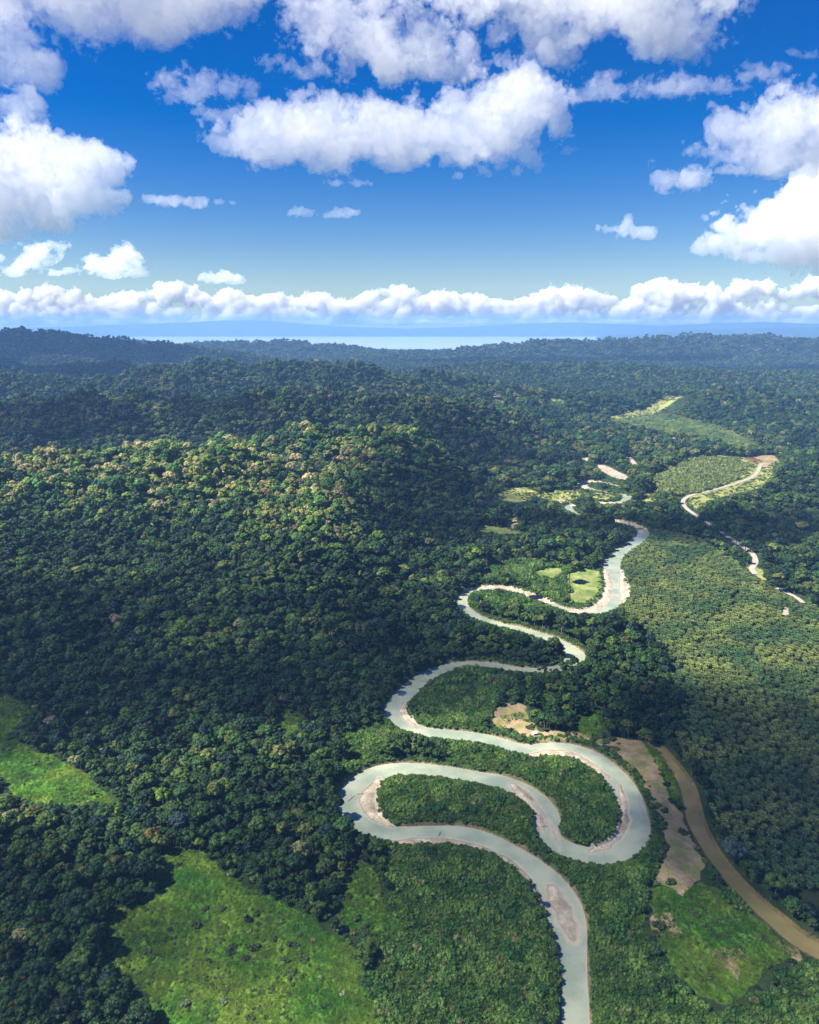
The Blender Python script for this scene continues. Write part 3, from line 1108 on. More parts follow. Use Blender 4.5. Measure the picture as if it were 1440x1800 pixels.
def palette(n, X, Y, Z, r):
    """leaf colours: drifts of dark, mid, olive and pale crowns, sunlight painted in on the near hill"""
    base = np.array([(0.013, 0.034, 0.012), (0.020, 0.058, 0.015), (0.036, 0.092, 0.018), (0.070, 0.125, 0.022), (0.125, 0.155, 0.036),
                     (0.200, 0.200, 0.080), (0.013, 0.044, 0.030), (0.120, 0.190, 0.025)])
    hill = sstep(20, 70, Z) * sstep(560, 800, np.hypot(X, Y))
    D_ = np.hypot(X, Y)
    f = fbm(X / 70, Y / 70, 3, 77) + r.normal(0, 0.36, n) + hill * (0.20 + 0.40 * sstep(1450, 1200, D_) * sstep(40, -40, X)) - 0.05 + 0.35 * sstep(14, 8, Z) * sstep(1150, 1300, D_)  # paler crowns on the near left hill, part of its painted sunlight
    idx = np.clip(np.digitize(f, [-0.45, -0.1, 0.3, 0.62, 0.98]), 0, 5)
    u = r.random(n)
    idx = np.where((u < 0.10) & (idx < 4), 6, idx)
    idx = np.where(u > 0.985, 7, idx)
    c = base[idx] * r.uniform(0.75, 1.3, (n, 1)) * (1 + 1.2 * hill * sstep(1450, 1250, D_) * sstep(120, -20, X))[:, None]  # sunlight on the near hill is painted into the leaf colour
    sun_paint = (hill * sstep(1450, 1250, D_) * sstep(120, -20, X))[:, None]
    c = c * (1 + sun_paint * np.array([0.10, -0.01, 0.12]))
    pink = (u > 0.972) & (u < 0.985) & (hill > 0.3)
    c[pink] = np.array([0.20, 0.13, 0.10])
    return c


FP = {k: [] for k in ("P", "s", "r", "k", "t")}


def put(store, P, s, r_, k, t):
    for key, v in zip(("P", "s", "r", "k", "t"), (P, s, r_, k, t)):
        store[key].append(v)


low = {k: [] for k in FP}
for y0, y1, step in ((225, 620, 4.6), (620, 1000, 5.8), (1000, 1250, 6.2), (1250, 2600, 7.6), (2600, 5000, 10.5), (5000, 8700, 14)):
    X, Y = jitter_grid(y0, y1, step)
    Z = ground_z(X, Y)
    ok = Z > 1.5
    r1, m1 = river_sd(X, Y)
    ok &= (r1 > 3.0) & (m1 > 2.5) & (road_d(X, Y) > 3)
    if y0 < 2600:
        ok &= ~inside_any(X, Y)
        ok &= ~mask(X, Y, PALM, 4) & ~mask(X, Y, THICK, 4)
    X, Y, Z = X[ok], Y[ok], Z[ok]
    n = len(X)
    rad = step * rng.lognormal(-0.40, 0.38, n).clip(0.38, 1.25 if y0 < 600 else 1.6 if y0 < 2000 else 0.95)
    rad *= 1 + 0.25 * fbm(X / 55, Y / 55, 2, 15)
    asp = rng.uniform(0.75, 1.25, n) * np.where(Z < 14, 0.95, 1.0)
    hgt = 2.2 * rad * asp
    bl = blocks(X, Y, Z, hgt) if y0 < 2600 else np.zeros(n, bool)
    tint = palette(n, X, Y, Z, rng)
    edge = (river_sd(X, Y)[0] < 16) & (Y < 1200)
    tint[edge] = tint[edge] * 0.55 + np.array([0.05, 0.095, 0.02]) * 0.45
    kind = rng.integers(0, NT, n)
    kind = np.where((Z < 14) & (kind == 8), 0, kind)
    g = ~bl
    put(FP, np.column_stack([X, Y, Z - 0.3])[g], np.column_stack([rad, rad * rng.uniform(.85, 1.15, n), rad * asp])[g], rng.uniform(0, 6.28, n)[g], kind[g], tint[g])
    # short growth where a full tree would hide what lies behind it
    Xb, Yb, Zb = X[bl], Y[bl], Z[bl]
    nb = len(Xb)
    sb = rng.uniform(1.6, 2.8, nb)
    put(low, np.column_stack([Xb, Yb, Zb - 0.1]), np.column_stack([sb, sb, sb * 0.8]), rng.uniform(0, 6.28, nb), rng.integers(4, 7, nb), palette(nb, Xb, Yb, Zb, rng) * 1.3)
FP = {k: np.concatenate(v) for k, v in FP.items()}

# oil palms in their staggered rows
PP = {k: [] for k in ("P", "s", "r", "k", "t")}
for y0, y1, step in ((330, 1400, 5.4), (1400, 2700, 8.0)):
    ys = np.arange(y0, y1, step * 0.866)
    a = 0.35
    n_ = int(1500 / step)
    I, J = np.meshgrid(np.arange(-n_, n_), np.arange(-n_ * 2, n_ * 2))
    gx_ = (I + 0.5 * (J % 2)) * step
    gy_ = J * step * 0.866
    X = gx_ * math.cos(a) - gy_ * math.sin(a) + 500
    Y = gx_ * math.sin(a) + gy_ * math.cos(a) + 1200
    X, Y = X.ravel(), Y.ravel()
    m = (Y > y0) & (Y < y1) & (np.abs(X) < 0.66 * Y)
    X, Y = X[m], Y[m]
    X = X + rng.normal(0, 0.85, X.size) + 2.5 * fbm(X / 60, Y / 60, 2, 64)
    Y = Y + rng.normal(0, 0.85, X.size) + 2.5 * fbm(X / 60, Y / 60, 2, 65)
    m = mask(X, Y, PALM, 3)
    r1, m1 = river_sd(X, Y)
    m &= (r1 > 4) & (m1 > 3) & (road_d(X, Y) > 4) & ~inside_any(X, Y) & (rng.random(X.size) > 0.04 + 0.25 * sstep(0.25, 0.6, fbm(X / 30, Y / 30, 3, 63)))
    X, Y = X[m], Y[m]
    Z = ground_z(X, Y)
    m = ~blocks(X, Y, Z, 4.0)
    X, Y, Z = X[m], Y[m], Z[m]
    n = len(X)
    s = rng.uniform(2.1, 3.3, n) * step / 5.0 * (1 + 0.12 * fbm(X / 40, Y / 40, 2, 66))
    f = sstep(-0.5, 0.5, fbm(X / 45, Y / 45, 3, 61))[:, None]
    tint = (np.array([0.030, 0.085, 0.028]) * (1 - f) + np.array([0.135, 0.175, 0.045]) * f) * rng.uniform(0.6, 1.35, (n, 1))
    tint = tint * (1.4 if y0 == 1400 else 1.08) * np.array([1.1, 1.05, .9])
    put(PP, np.column_stack([X, Y, Z - 0.2]), np.column_stack([s, s, s * rng.uniform(.8, 1.1, n)]), rng.uniform(0, 6.28, n), rng.integers(0, 4, n), tint)
PP = {k: np.concatenate(v) for k, v in PP.items()}

# cane and scrub on the tongues of land
for y0, y1, step in ((235, 560, 1.45), (560, 1000, 2.4), (1000, 1900, 3.6)):
    X, Y = jitter_grid(y0, y1, step)
    m = mask(X, Y, THICK, 3) & ~(inside_any(X, Y) & (Y < 1000))
    X, Y = X[m], Y[m]
    r1, m1 = river_sd(X, Y)
    m = (r1 > 1.8) & (m1 > 1.4) & ~(mask(X, Y, BARS, 1)) & (road_d(X, Y) > 2)
    X, Y, r1 = X[m], Y[m], r1[m]
    n = len(X)
    Z = ground_z(X, Y)
    big = sstep(-0.2, 0.5, fbm(X / 16, Y / 16, 3, 81)) * sstep(2, 9, r1)
    s = step * (0.95 + 1.15 * big) * rng.uniform(0.8, 1.25, n) * (0.65 + .35 * sstep(1, 7, r1))
    f = sstep(-0.45, 0.45, fbm(X / 13, Y / 13, 4, 83) + rng.normal(0, .15, n))[:, None]
    e = (1 - sstep(2, 8, r1))[:, None]
    tint = (np.array([0.030, 0.105, 0.016]) * (1 - f) + np.array([0.120, 0.205, 0.036]) * f) * rng.uniform(0.65, 1.4, (n, 1))
    tint = tint * (1 - .5 * e) + np.array([0.10, 0.165, 0.025]) * .5 * e
    tint = tint * 0.95
    spk = rng.random(n) < 0.05
    tint[spk] = np.array([0.16, 0.17, 0.06]) * rng.uniform(.6, 1.3, (spk.sum(), 1))
    dk = fbm(X / 9, Y / 9, 3, 97) < -0.35
    tint[dk] *= 0.5
    if y0 >= 1000:
        tint = tint * 0.3 + np.array([0.150, 0.170, 0.050]) * rng.uniform(0.4, 1.3, (n, 1))
    kd = np.where(rng.random(n) < 0.25 + 0.4 * big, rng.integers(4, 7, n), rng.integers(0, 4, n))
    put(low, np.column_stack([X, Y, Z - 0.1]), np.column_stack([s, s, s * 1.15]), rng.uniform(0, 6.28, n), kd, tint)
# the strip of growth on the open banks
i = rng.integers(0, len(RIV), 15000)
th = rng.uniform(0, 2 * np.pi, 15000)
rr = RIV[i, 2] + 1.2 + rng.gamma(2, 1.5, 15000)
X, Y = RIV[i, 0] + np.cos(th) * rr, RIV[i, 1] + np.sin(th) * rr
r1, m1 = river_sd(X, Y)
m = (r1 > 1.1) & (r1 < 8) & (m1 > 2) & ~mask(X, Y, BARS, 1) & (Y > 230) & (Y < 1500)
X, Y = X[m], Y[m]
n = len(X)
s = rng.uniform(0.9, 2.0, n) * (1 + sstep(700, 1200, Y))
put(low, np.column_stack([X, Y, ground_z(X, Y) - .1]), np.column_stack([s, s, s * .9]), rng.uniform(0, 6.28, n), rng.integers(0, 7, n),
    np.array([0.060, 0.125, 0.022]) * rng.uniform(0.5, 1.6, (n, 1)))
# the far banks of the side channel and scrub on the knoll and pastures
for y0, y1, step, pl, dens in ((900, 2600, 3.2, MEADOW, 0.25), (300, 1300, 4.0, DRY, 0.05), (230, 620, 3.2, LIME, 0.03), (230, 620, 1.3, LIME, 0.16)):
    X, Y = jitter_grid(y0, y1, step)
    X = X + rng.normal(0, step, X.size)
    Y = Y + rng.normal(0, step, X.size)
    m = mask(X, Y, pl, 1)
    X, Y = X[m], Y[m]
    clump = fbm(X / 34, Y / 34, 3, 88)
    r1, m1 = river_sd(X, Y)
    m = (rng.random(X.size) < dens * (1 + 3.2 * clump)) & (r1 > 2) & (m1 > 1.5) & (road_d(X, Y) > 5)
    X, Y = X[m], Y[m]
    n = len(X)
    s = rng.uniform(0.5, 1.3, n) * step * 0.6
    put(low, np.column_stack([X, Y, ground_z(X, Y) - .1]), np.column_stack([s, s, s * .8]), rng.uniform(0, 6.28, n), rng.integers(4, 7, n),
        np.array([0.065, 0.10, 0.024]) * rng.uniform(0.5, 1.5, (n, 1)))
for pl in (LIME[:3] + LIME[4:8] + LIME[10:], DRY[1:3], MEADOW):        # a ragged fringe of weeds and saplings round every clearing
    for p in pl:
        c_ = np.vstack([p, p[:1]])
        L = np.linalg.norm(np.diff(c_, axis=0), axis=1)
        nn = int(L.sum() * 0.8)
        if nn < 4 or nn > 6000:
            continue
        k = rng.choice(len(L), nn, p=L / L.sum())
        u = rng.random(nn)[:, None]
        q = c_[k] * (1 - u) + c_[k + 1] * u + rng.normal(0, 1.7, (nn, 2))
        X, Y = q[:, 0], q[:, 1]
        ok = (Y > 180) & (Y < 2600) & (np.abs(X) < 0.7 * Y)
        X, Y = X[ok], Y[ok]
        r1, m1 = river_sd(X, Y)
        ok = (r1 > 1.5) & (m1 > 1) & (road_d(X, Y) > 3) & (fbm(X / 12, Y / 12, 2, 93) > 0.0)
        X, Y = X[ok], Y[ok]
        n = len(X)
        s = rng.uniform(0.4, 1.5, n) * (1 + .5 * sstep(700, 1300, Y))
        put(low, np.column_stack([X, Y, ground_z(X, Y) - .1]), np.column_stack([s, s, s * .9]), rng.uniform(0, 6.28, n), rng.integers(0, 7, n),
            np.array([0.045, 0.105, 0.018]) * rng.uniform(0.5, 1.5, (n, 1)))
low = {k: np.concatenate(v) for k, v in low.items()}

# grass tufts on the near meadows
X, Y = jitter_grid(232, 560, 1.15)
m = mask(X, Y, LIME, 5.0, 16)
X, Y = X[m], Y[m]
r1, m1 = river_sd(X, Y)
m = (r1 > 2) & (m1 > 1.5)
X, Y = X[m], Y[m]
n = len(X)
gs = sstep(-0.35, 0.45, fbm(X / 34, Y / 34, 4, 37))[:, None]
tint = (np.array([0.048, 0.140, 0.013]) * (1 - gs) + np.array([0.150, 0.205, 0.026]) * gs) * rng.uniform(0.6, 1.4, (n, 1))
lush = fbm(X / 7, Y / 7, 4, 171)
s = rng.uniform(0.6, 1.2, n) * np.clip(1 + 1.5 * lush, 0.4, 2.2)
tint *= (1 - 0.35 * sstep(0.1, 0.5, fbm(X / 18, Y / 18, 3, 175)))[:, None]
GT = dict(P=np.column_stack([X, Y, ground_z(X, Y) - .05]), s=np.column_stack([s, s, s * .9]), r=rng.uniform(0, 6.28, n), k=rng.integers(0, 3, n), t=tint)

# ------------------------------------------------------------------ the plants that are things of their own
used_f = np.zeros(len(FP["P"]), bool)
fx, fy, fd = project(FP["P"] + np.array([0, 0, 1.0]) * (FP["s"][:, 2:3] * 1.6))


def plant(name, P, s, rz, crown_me, trunk_me, tint, label, cat, group=None):
    o = bpy.data.objects.new(name, None)
    C.objects.link(o)
    o.location = P
    o.rotation_euler = (0, 0, rz)
    o.scale = s
    o.empty_display_size = 0.2
    tag(o, label, cat, group)
    for nm, me in (("crown", crown_me), ("trunk", trunk_me)):
        c = bpy.data.objects.new(nm, me)
        c["tint"] = [float(x) for x in tint]
        c.parent = o
        C.objects.link(c)
    return o


STAND = [   # trees that stand out: pixel, colour, size factor, label
    (320, 1095, (0.11, 0.23, 0.02), 1.35, "bright lime green tree glowing in the dark forest on the shaded slope"),
    (402, 1106, (0.20, 0.22, 0.04), 1.1, "yellow green narrow tree right of the lime green tree on the shaded slope"),
    (208, 1086, (0.30, 0.19, 0.13), 1.25, "pinkish brown bare looking crown on the lower left of the sunlit hill"),
    (416, 1112, (0.16, 0.10, 0.09), 0.9, "dull purple brown crown beside the yellow green narrow tree"),
    (36, 1645, (0.30, 0.31, 0.12), 1.2, "pale yellow tree with twisted branches near the left edge of the dark forest"),
    (40, 1720, (0.22, 0.14, 0.10), 0.8, "small reddish brown tree below the pale yellow tree"),
    (268, 1464, (0.20, 0.17, 0.03), 1.25, "mustard coloured tree in the forest above the large green meadow"),
    (315, 1440, (0.05, 0.09, 0.08), 1.5, "large grey green domed tree just above the large green meadow"),
    (605, 1448, (0.06, 0.16, 0.04), 1.5, "fresh green round tree at the river bank left of the sand bar"),
    (90, 1100, (0.05, 0.11, 0.04), 1.6, "wide flat topped green tree on the left forest slope"),
    (72, 1096, (0.05, 0.10, 0.05), 1.2, "broad pale rimmed crown next to the wide flat topped tree"),
    (90, 1265, (0.22, 0.19, 0.13), 1.3, "greyish pale crown above the sunlit left meadow"),
    (498, 1226, (0.15, 0.12, 0.08), 1.1, "brownish tree beside the small grass gap in the forest"),
    (1135, 1210, (0.10, 0.08, 0.05), 1.2, "dark brownish tree between the tilled clearing and the palm plantation"),
    (1292, 1488, (0.07, 0.11, 0.09), 1.5, "round grey blue tree at the edge of the palm plantation by the brown channel"),
    (1356, 905, (0.17, 0.19, 0.06), 1.5, "pale round tree in the shadowed wood right of the gravel road"),
    (1410, 922, (0.25, 0.26, 0.04), 1.4, "yellow leaved tree near the right edge above the palm plantation"),
    (690, 1060, (0.13, 0.15, 0.04), 1.2, "olive yellow tree at the foot of the forest above the second river bend"),
    (1002, 1000, (0.06, 0.13, 0.02), 1.7, "large vine covered tree in the sunlit meadow by the upper river bend"),
    (1183, 868, (0.03, 0.05, 0.03), 1.3, "dark pointed tree on the outside of the road bend"),
]
for px, py, col, sc, lab in STAND:
    g = hit([(px, py + 4)])[0]
    s = (4.0 if g[1] < 560 else 5.4 if g[1] < 900 else 6.5) * sc
    z = float(ground_z(g[0], g[1]))
    k = (CAMZ - z - s * 1.5) / (CAMZ - z) if z < 20 else 1 - s * 1.0 / g[1]
    p = np.array([g[0] * k, g[1] * k])
    z = float(ground_z(*p))
    dd = np.hypot(FP["P"][:, 0] - p[0], FP["P"][:, 1] - p[1])
    used_f |= dd < s * 0.85
    plant("broadleaf_tree", (p[0], p[1], z - .3), (s, s, s * 1.08), random.random() * 6, CROWNS[random.choice([0, 3, 4, 6, 7])], TRUNKS[0], col, lab, "tree")

inf = (fx > 2) & (fx < W - 2) & (fy < H - 4) & ~used_f
score = np.where(inf, FP["s"][:, 0] / fd, 0)
idx = np.argsort(-score)[:280]
for j in idx:
    x, y = fx[j], fy[j]
    if x > 960:
        lab, grp = "green tree in the wooded strip between the lower river and the fallow field", "trees between the lower river and the fallow field"
    elif x > 395 and y > 1380:
        lab, grp = "rounded dark tree in the wood between the large meadow and the river bend", "trees between the large meadow and the river bend"
    elif y > 1400:
        lab, grp = "dark rounded tree in the dense wood left of the large green meadow", "trees in the wood left of the large meadow"
    else:
        lab, grp = "dark rounded tree in the valley forest above the large green meadow", "trees in the forest above the large meadow"
    used_f[j] = True
    plant("broadleaf_tree", FP["P"][j], FP["s"][j], FP["r"][j], CROWNS[FP["k"][j]], TRUNKS[FP["k"][j]], FP["t"][j], lab, "tree", grp)

px_, py_, pd_ = project(PP["P"] + np.array([0, 0, 3.0]))
used_p = np.zeros(len(PP["P"]), bool)
inf = (px_ > 2) & (px_ < W - 2) & (py_ < H - 4)
idx = np.argsort(-np.where(inf, PP["s"][:, 0] / pd_, 0))[:280]
for j in idx:
    used_p[j] = True
    plant("oil_palm", PP["P"][j], PP["s"][j], PP["r"][j], PCROWN[PP["k"][j]], PTRUNK[PP["k"][j]], PP["t"][j],
          "dark green oil palm in the plantation rows beside the brown side channel", "palm tree", "oil palms beside the brown side channel")

SHRUBS = [
    (572, 1604, 4.6, (0.07, 0.11, 0.045), "wide grey green shrub at the edge of the wood beside the narrow grass clearing"),
    (640, 1632, 3.4, (0.06, 0.10, 0.035), "grey green shrub below the narrow grass clearing"),
    (438, 1616, 3.2, (0.012, 0.020, 0.012), "blackish shrub in the middle of the large green meadow"),
    (440, 1634, 1.8, (0.20, 0.22, 0.13), "pale twiggy shrub just below the blackish shrub"),
    (434, 1684, 2.4, (0.03, 0.05, 0.02), "dark shrub beside a pale one in the lower meadow"),
    (446, 1680, 1.5, (0.26, 0.27, 0.17), "pale flowering shrub touching a dark one in the lower meadow"),
    (404, 1672, 2.6, (0.03, 0.06, 0.02), "dark spreading shrub in the centre of the lower meadow"),
    (366, 1686, 2.2, (0.03, 0.055, 0.02), "dark shrub left of the spreading one in the lower meadow"),
    (298, 1632, 1.6, (0.035, 0.08, 0.02), "small low shrub alone in the left part of the large meadow"),
    (604, 1742, 2.0, (0.36, 0.35, 0.24), "cream flowering shrub at the right edge of the large meadow"),
    (564, 1716, 1.3, (0.30, 0.32, 0.20), "small whitish shrub left of the cream flowering shrub"),
    (628, 1716, 1.3, (0.20, 0.19, 0.09), "small straw coloured shrub above the cream flowering shrub"),
    (550, 1652, 1.6, (0.26, 0.25, 0.12), "straw coloured shrub on the grass path of the meadow"),
    (518, 1660, 2.6, (0.05, 0.09, 0.03), "round green shrub left of the grass path of the meadow"),
    (392, 1762, 2.3, (0.16, 0.20, 0.11), "pale speckled shrub near the bottom of the large meadow"),
    (326, 1766, 2.6, (0.13, 0.18, 0.10), "grey speckled shrub thicket near the bottom of the large meadow"),
    (336, 1738, 1.0, (0.28, 0.30, 0.20), "tiny whitish shrub above the grey speckled thicket"),
    (806, 1778, 2.9, (0.035, 0.15, 0.012), "bright green ball shaped shrub on the overgrown tongue of land"),
    (1064, 1682, 1.7, (0.26, 0.33, 0.04), "bright yellow green shrub in the wooded strip right of the lower river"),
    (1208, 1572, 1.9, (0.06, 0.13, 0.02), "green shrub on the tip of the dry ground above the green field"),
    (1242, 1716, 0.9, (0.06, 0.12, 0.02), "tiny green shrub in the lower part of the fallow green field"),
    (402, 1534, 1.6, (0.30, 0.31, 0.22), "whitish shrub at the top edge of the large meadow"),
]
for px, py, s, col, lab in SHRUBS:
    g = on_plane(np.array(px), np.array(py + 3), PLAIN)
    o = bpy.data.objects.new("shrub", BUSH[random.randrange(3)])
    C.objects.link(o)
    o.location = (g[0], g[1], float(ground_z(g[0], g[1])) - .1)
    o.rotation_euler = (0, 0, random.random() * 6)
    o.scale = (s * .72, s * .72, s * .6)
    o["tint"] = [float(x) for x in col]
    tag(o, lab, "shrub")

k = ~used_f
scatter_object("forest", FP["P"][k], FP["s"][k], FP["r"][k], FP["k"][k], FP["t"][k], protos)
k = ~used_p
scatter_object("palm_plantation", PP["P"][k], PP["s"][k], PP["r"][k], PP["k"][k], PP["t"][k], palms)
scatter_object("undergrowth", low["P"], low["s"], low["r"], low["k"], low["t"], canes)
scatter_object("grass", GT["P"], GT["s"], GT["r"], GT["k"], GT["t"], tufts)
print("COUNTS", len(FP["P"]), len(PP["P"]), len(low["P"]), len(GT["P"]))

# ------------------------------------------------------------------ small built things
def box(b, x0, x1, y0, y1, z0, z1, m=0):
    v = np.array([(x, y, z) for x in (x0, x1) for y in (y0, y1) for z in (z0, z1)], float)
    q = [[0, 1, 3, 2], [4, 6, 7, 5], [0, 4, 5, 1], [2, 3, 7, 6], [0, 2, 6, 4], [1, 5, 7, 3]]
    b.add(v, quads_to_tris(q), m)


def shed(name, px, py, w, d, h, rz, label):
    g = hit([(px, py)])[0]
    o = bpy.data.objects.new(name, None)
    C.objects.link(o)
    o.location = (g[0], g[1], float(ground_z(g[0], g[1])))
    o.rotation_euler = (0, 0, rz)
    tag(o, label, "hut")
    b = Build()
    for x0, x1, y0, y1 in ((-w, w, -d, -d + .15), (-w, w, d - .15, d), (-w, -w + .15, -d + .15, d - .15), (w - .15, w, -d + .15, d - .15)):
        box(b, x0, x1, y0, y1, -0.5, h)
    c = b.obj("wall", [M_WALL], False)
    c.parent = o
    b = Build()
    e = 0.4
    for s in (-1, 1):
        v = np.array([(-w - e, s * (d + e), h - .1), (w + e, s * (d + e), h - .1), (w + e, 0, h + d * .55), (-w - e, 0, h + d * .55)], float)
        b.add(np.vstack([v, v - [0, 0, .08]]), quads_to_tris([[0, 1, 2, 3], [7, 6, 5, 4], [0, 4, 5, 1], [1, 5, 6, 2], [2, 6, 7, 3], [3, 7, 4, 0]]), 0)
    c = b.obj("roof", [M_ROOF], False)
    c.parent = o
    b = Build()
    box(b, -.45, .45, -d - .03, -d - .002, 0, 1.9)
    c = b.obj("door", [M_WOOD], False)
    c.parent = o


shed("hut", 939, 1291, 1.5, 1.1, 1.5, 0.4, "tiny white roofed hut on the river bank below the tilled clearing")
shed("house", 959, 637, 4.5, 3.5, 3.0, 0.3, "small white house alone in the dark far forest")
for px, py, L, rz, lab in ((612, 1408, 7, 1.0, "bleached fallen trunk lying in the shallows left of the sand bar"), (628, 1396, 4, 0.3, "short branch stuck on the gravel left of the sand bar"),
                           (770, 1470, 5, 1.2, "driftwood snag on the sandy edge below the large river loop"), (960, 1512, 6, 0.6, "pale fallen tree hanging down the outer bank of the lower river"),
                           (952, 1452, 4, -0.2, "reddish driftwood at the tip of the sand spit inside the loop")):
    g = on_plane(np.array(px), np.array(py), WATER + .2)
    b = Build()
    r_ = np.random.default_rng(px)
    for k in range(5):
        a = 0 if k == 0 else r_.normal(0, .5)
        s0 = 0 if k == 0 else r_.uniform(.2, .7) * L
        ll = L if k == 0 else L * r_.uniform(.2, .4)
        P = np.array([(s0, 0, 0.1), (s0 + ll * .5 * math.cos(a), ll * .5 * math.sin(a), .25), (s0 + ll * math.cos(a), ll * math.sin(a), .35 + .2 * k)])
        R = np.array([.28, .18, .05]) * (1 if k == 0 else .5)
        V = []
        for p, q in zip(P, R):
            t6 = np.linspace(0, 2 * np.pi, 6, endpoint=False)
            V.append(np.column_stack([np.full(6, p[0]), p[1] + q * np.cos(t6), p[2] + q * np.sin(t6)]))
        b.add(np.vstack(V), quads_to_tris([[i * 6 + j, i * 6 + (j + 1) % 6, i * 6 + 6 + (j + 1) % 6, i * 6 + 6 + j] for i in range(2) for j in range(6)]), 0)
    o = b.obj("driftwood", [M_WOOD], True)
    o.location = (g[0], g[1], max(WATER, float(ground_z(g[0], g[1]))))
    o.rotation_euler = (0, 0, rz)
    tag(o, lab, "driftwood")


# ------------------------------------------------------------------ clouds
def cloud_material(name="cloud_vapour", dens=0.0038):
    m, t, out = new_mat(name)
    v = N(t, "ShaderNodeVolumePrincipled")
    v.inputs["Color"].default_value = (1, 1, 1, 1)
    v.inputs["Density"].default_value = dens
    v.inputs["Anisotropy"].default_value = 0.0
    t.links.new(v.outputs[0], out.inputs["Volume"])
    return m


M_CLOUD = cloud_material()
M_BANK = cloud_material("bank_vapour", 0.0028)
M_WISP = cloud_material("thin_vapour", 0.0038)
M_SOFT = cloud_material("soft_vapour", 0.0062)
M_DENSE = cloud_material("dense_vapour", 0.0105)


def upnoise(shape, wl, r):
    """smooth random field: coarse random values, cubic b-spline between them"""
    g = None
    mats = []
    for n in shape:
        k = int(n / wl) + 5
        x = np.arange(n) / wl + r.random() + 1
        i = np.floor(x).astype(int)
        f = x - i
        w = np.stack([(1 - f) ** 3 / 6, (3 * f ** 3 - 6 * f ** 2 + 4) / 6, (-3 * f ** 3 + 3 * f ** 2 + 3 * f + 1) / 6, f ** 3 / 6], 1)
        Mx = np.zeros((n, k), np.float32)
        for j in range(4):
            Mx[np.arange(n), np.clip(i - 1 + j, 0, k - 1)] += w[:, j]
        mats.append(Mx)
    g = r.normal(size=[m_.shape[1] for m_ in mats]).astype(np.float32) * 1.9
    g = np.tensordot(mats[0], g, (1, 0))
    g = np.einsum('bj,ajc->abc', mats[1], g, optimize=True)
    g = np.einsum('ck,abk->abc', mats[2], g, optimize=True)
    return g


def surface_nets(A):
    """quads and vertices of the zero level of a 3D field (positive inside)"""
    ins = A > 0
    nx, ny, nz = A.shape
    c = np.zeros((nx - 1, ny - 1, nz - 1), np.uint8)
    for dx in (0, 1):
        for dy in (0, 1):
            for dz in (0, 1):
                c += ins[dx:nx - 1 + dx, dy:ny - 1 + dy, dz:nz - 1 + dz]
    act = (c > 0) & (c < 8)
    I = np.argwhere(act)
    idx = np.full(act.shape, -1, np.int64)
    idx[act] = np.arange(len(I))
    cor = [(a, b, c_) for a in (0, 1) for b in (0, 1) for c_ in (0, 1)]
    vals = {q: A[I[:, 0] + q[0], I[:, 1] + q[1], I[:, 2] + q[2]] for q in cor}
    acc = np.zeros((len(I), 3))
    cnt = np.zeros(len(I))
    for q in cor:
        for ax in range(3):
            if q[ax] == 0:
                q2 = list(q)
                q2[ax] = 1
                a, b = vals[q], vals[tuple(q2)]
                m = (a > 0) != (b > 0)
                t = a[m] / (a[m] - b[m])
                p = np.repeat(np.array(q, float)[None], m.sum(), 0)
                p[:, ax] = t
                acc[m] += p
                cnt[m] += 1
    V = I + acc / cnt[:, None]
    Q = []
    for ax in range(3):
        o1, o2 = [(1, 2), (2, 0), (0, 1)][ax]
        s0 = [slice(None)] * 3
        s1 = [slice(None)] * 3
        s0[ax], s1[ax] = slice(0, -1), slice(1, None)
        e = ins[tuple(s0)] != ins[tuple(s1)]
        E = np.argwhere(e)
        ok = (E[:, o1] > 0) & (E[:, o2] > 0) & (E[:, o1] < A.shape[o1] - 1) & (E[:, o2] < A.shape[o2] - 1)
        E = E[ok]
        flip = ins[tuple(E.T)]
        q = []
        for d1, d2 in ((-1, -1), (0, -1), (0, 0), (-1, 0)):
            P = E.copy()
            P[:, o1] += d1
            P[:, o2] += d2
            q.append(idx[tuple(P.T)])
        q = np.stack(q, 1)
        q[~flip] = q[~flip][:, ::-1]
        Q.append(q)
    Q = np.vstack(Q)
    return V, Q[(Q >= 0).all(1)]


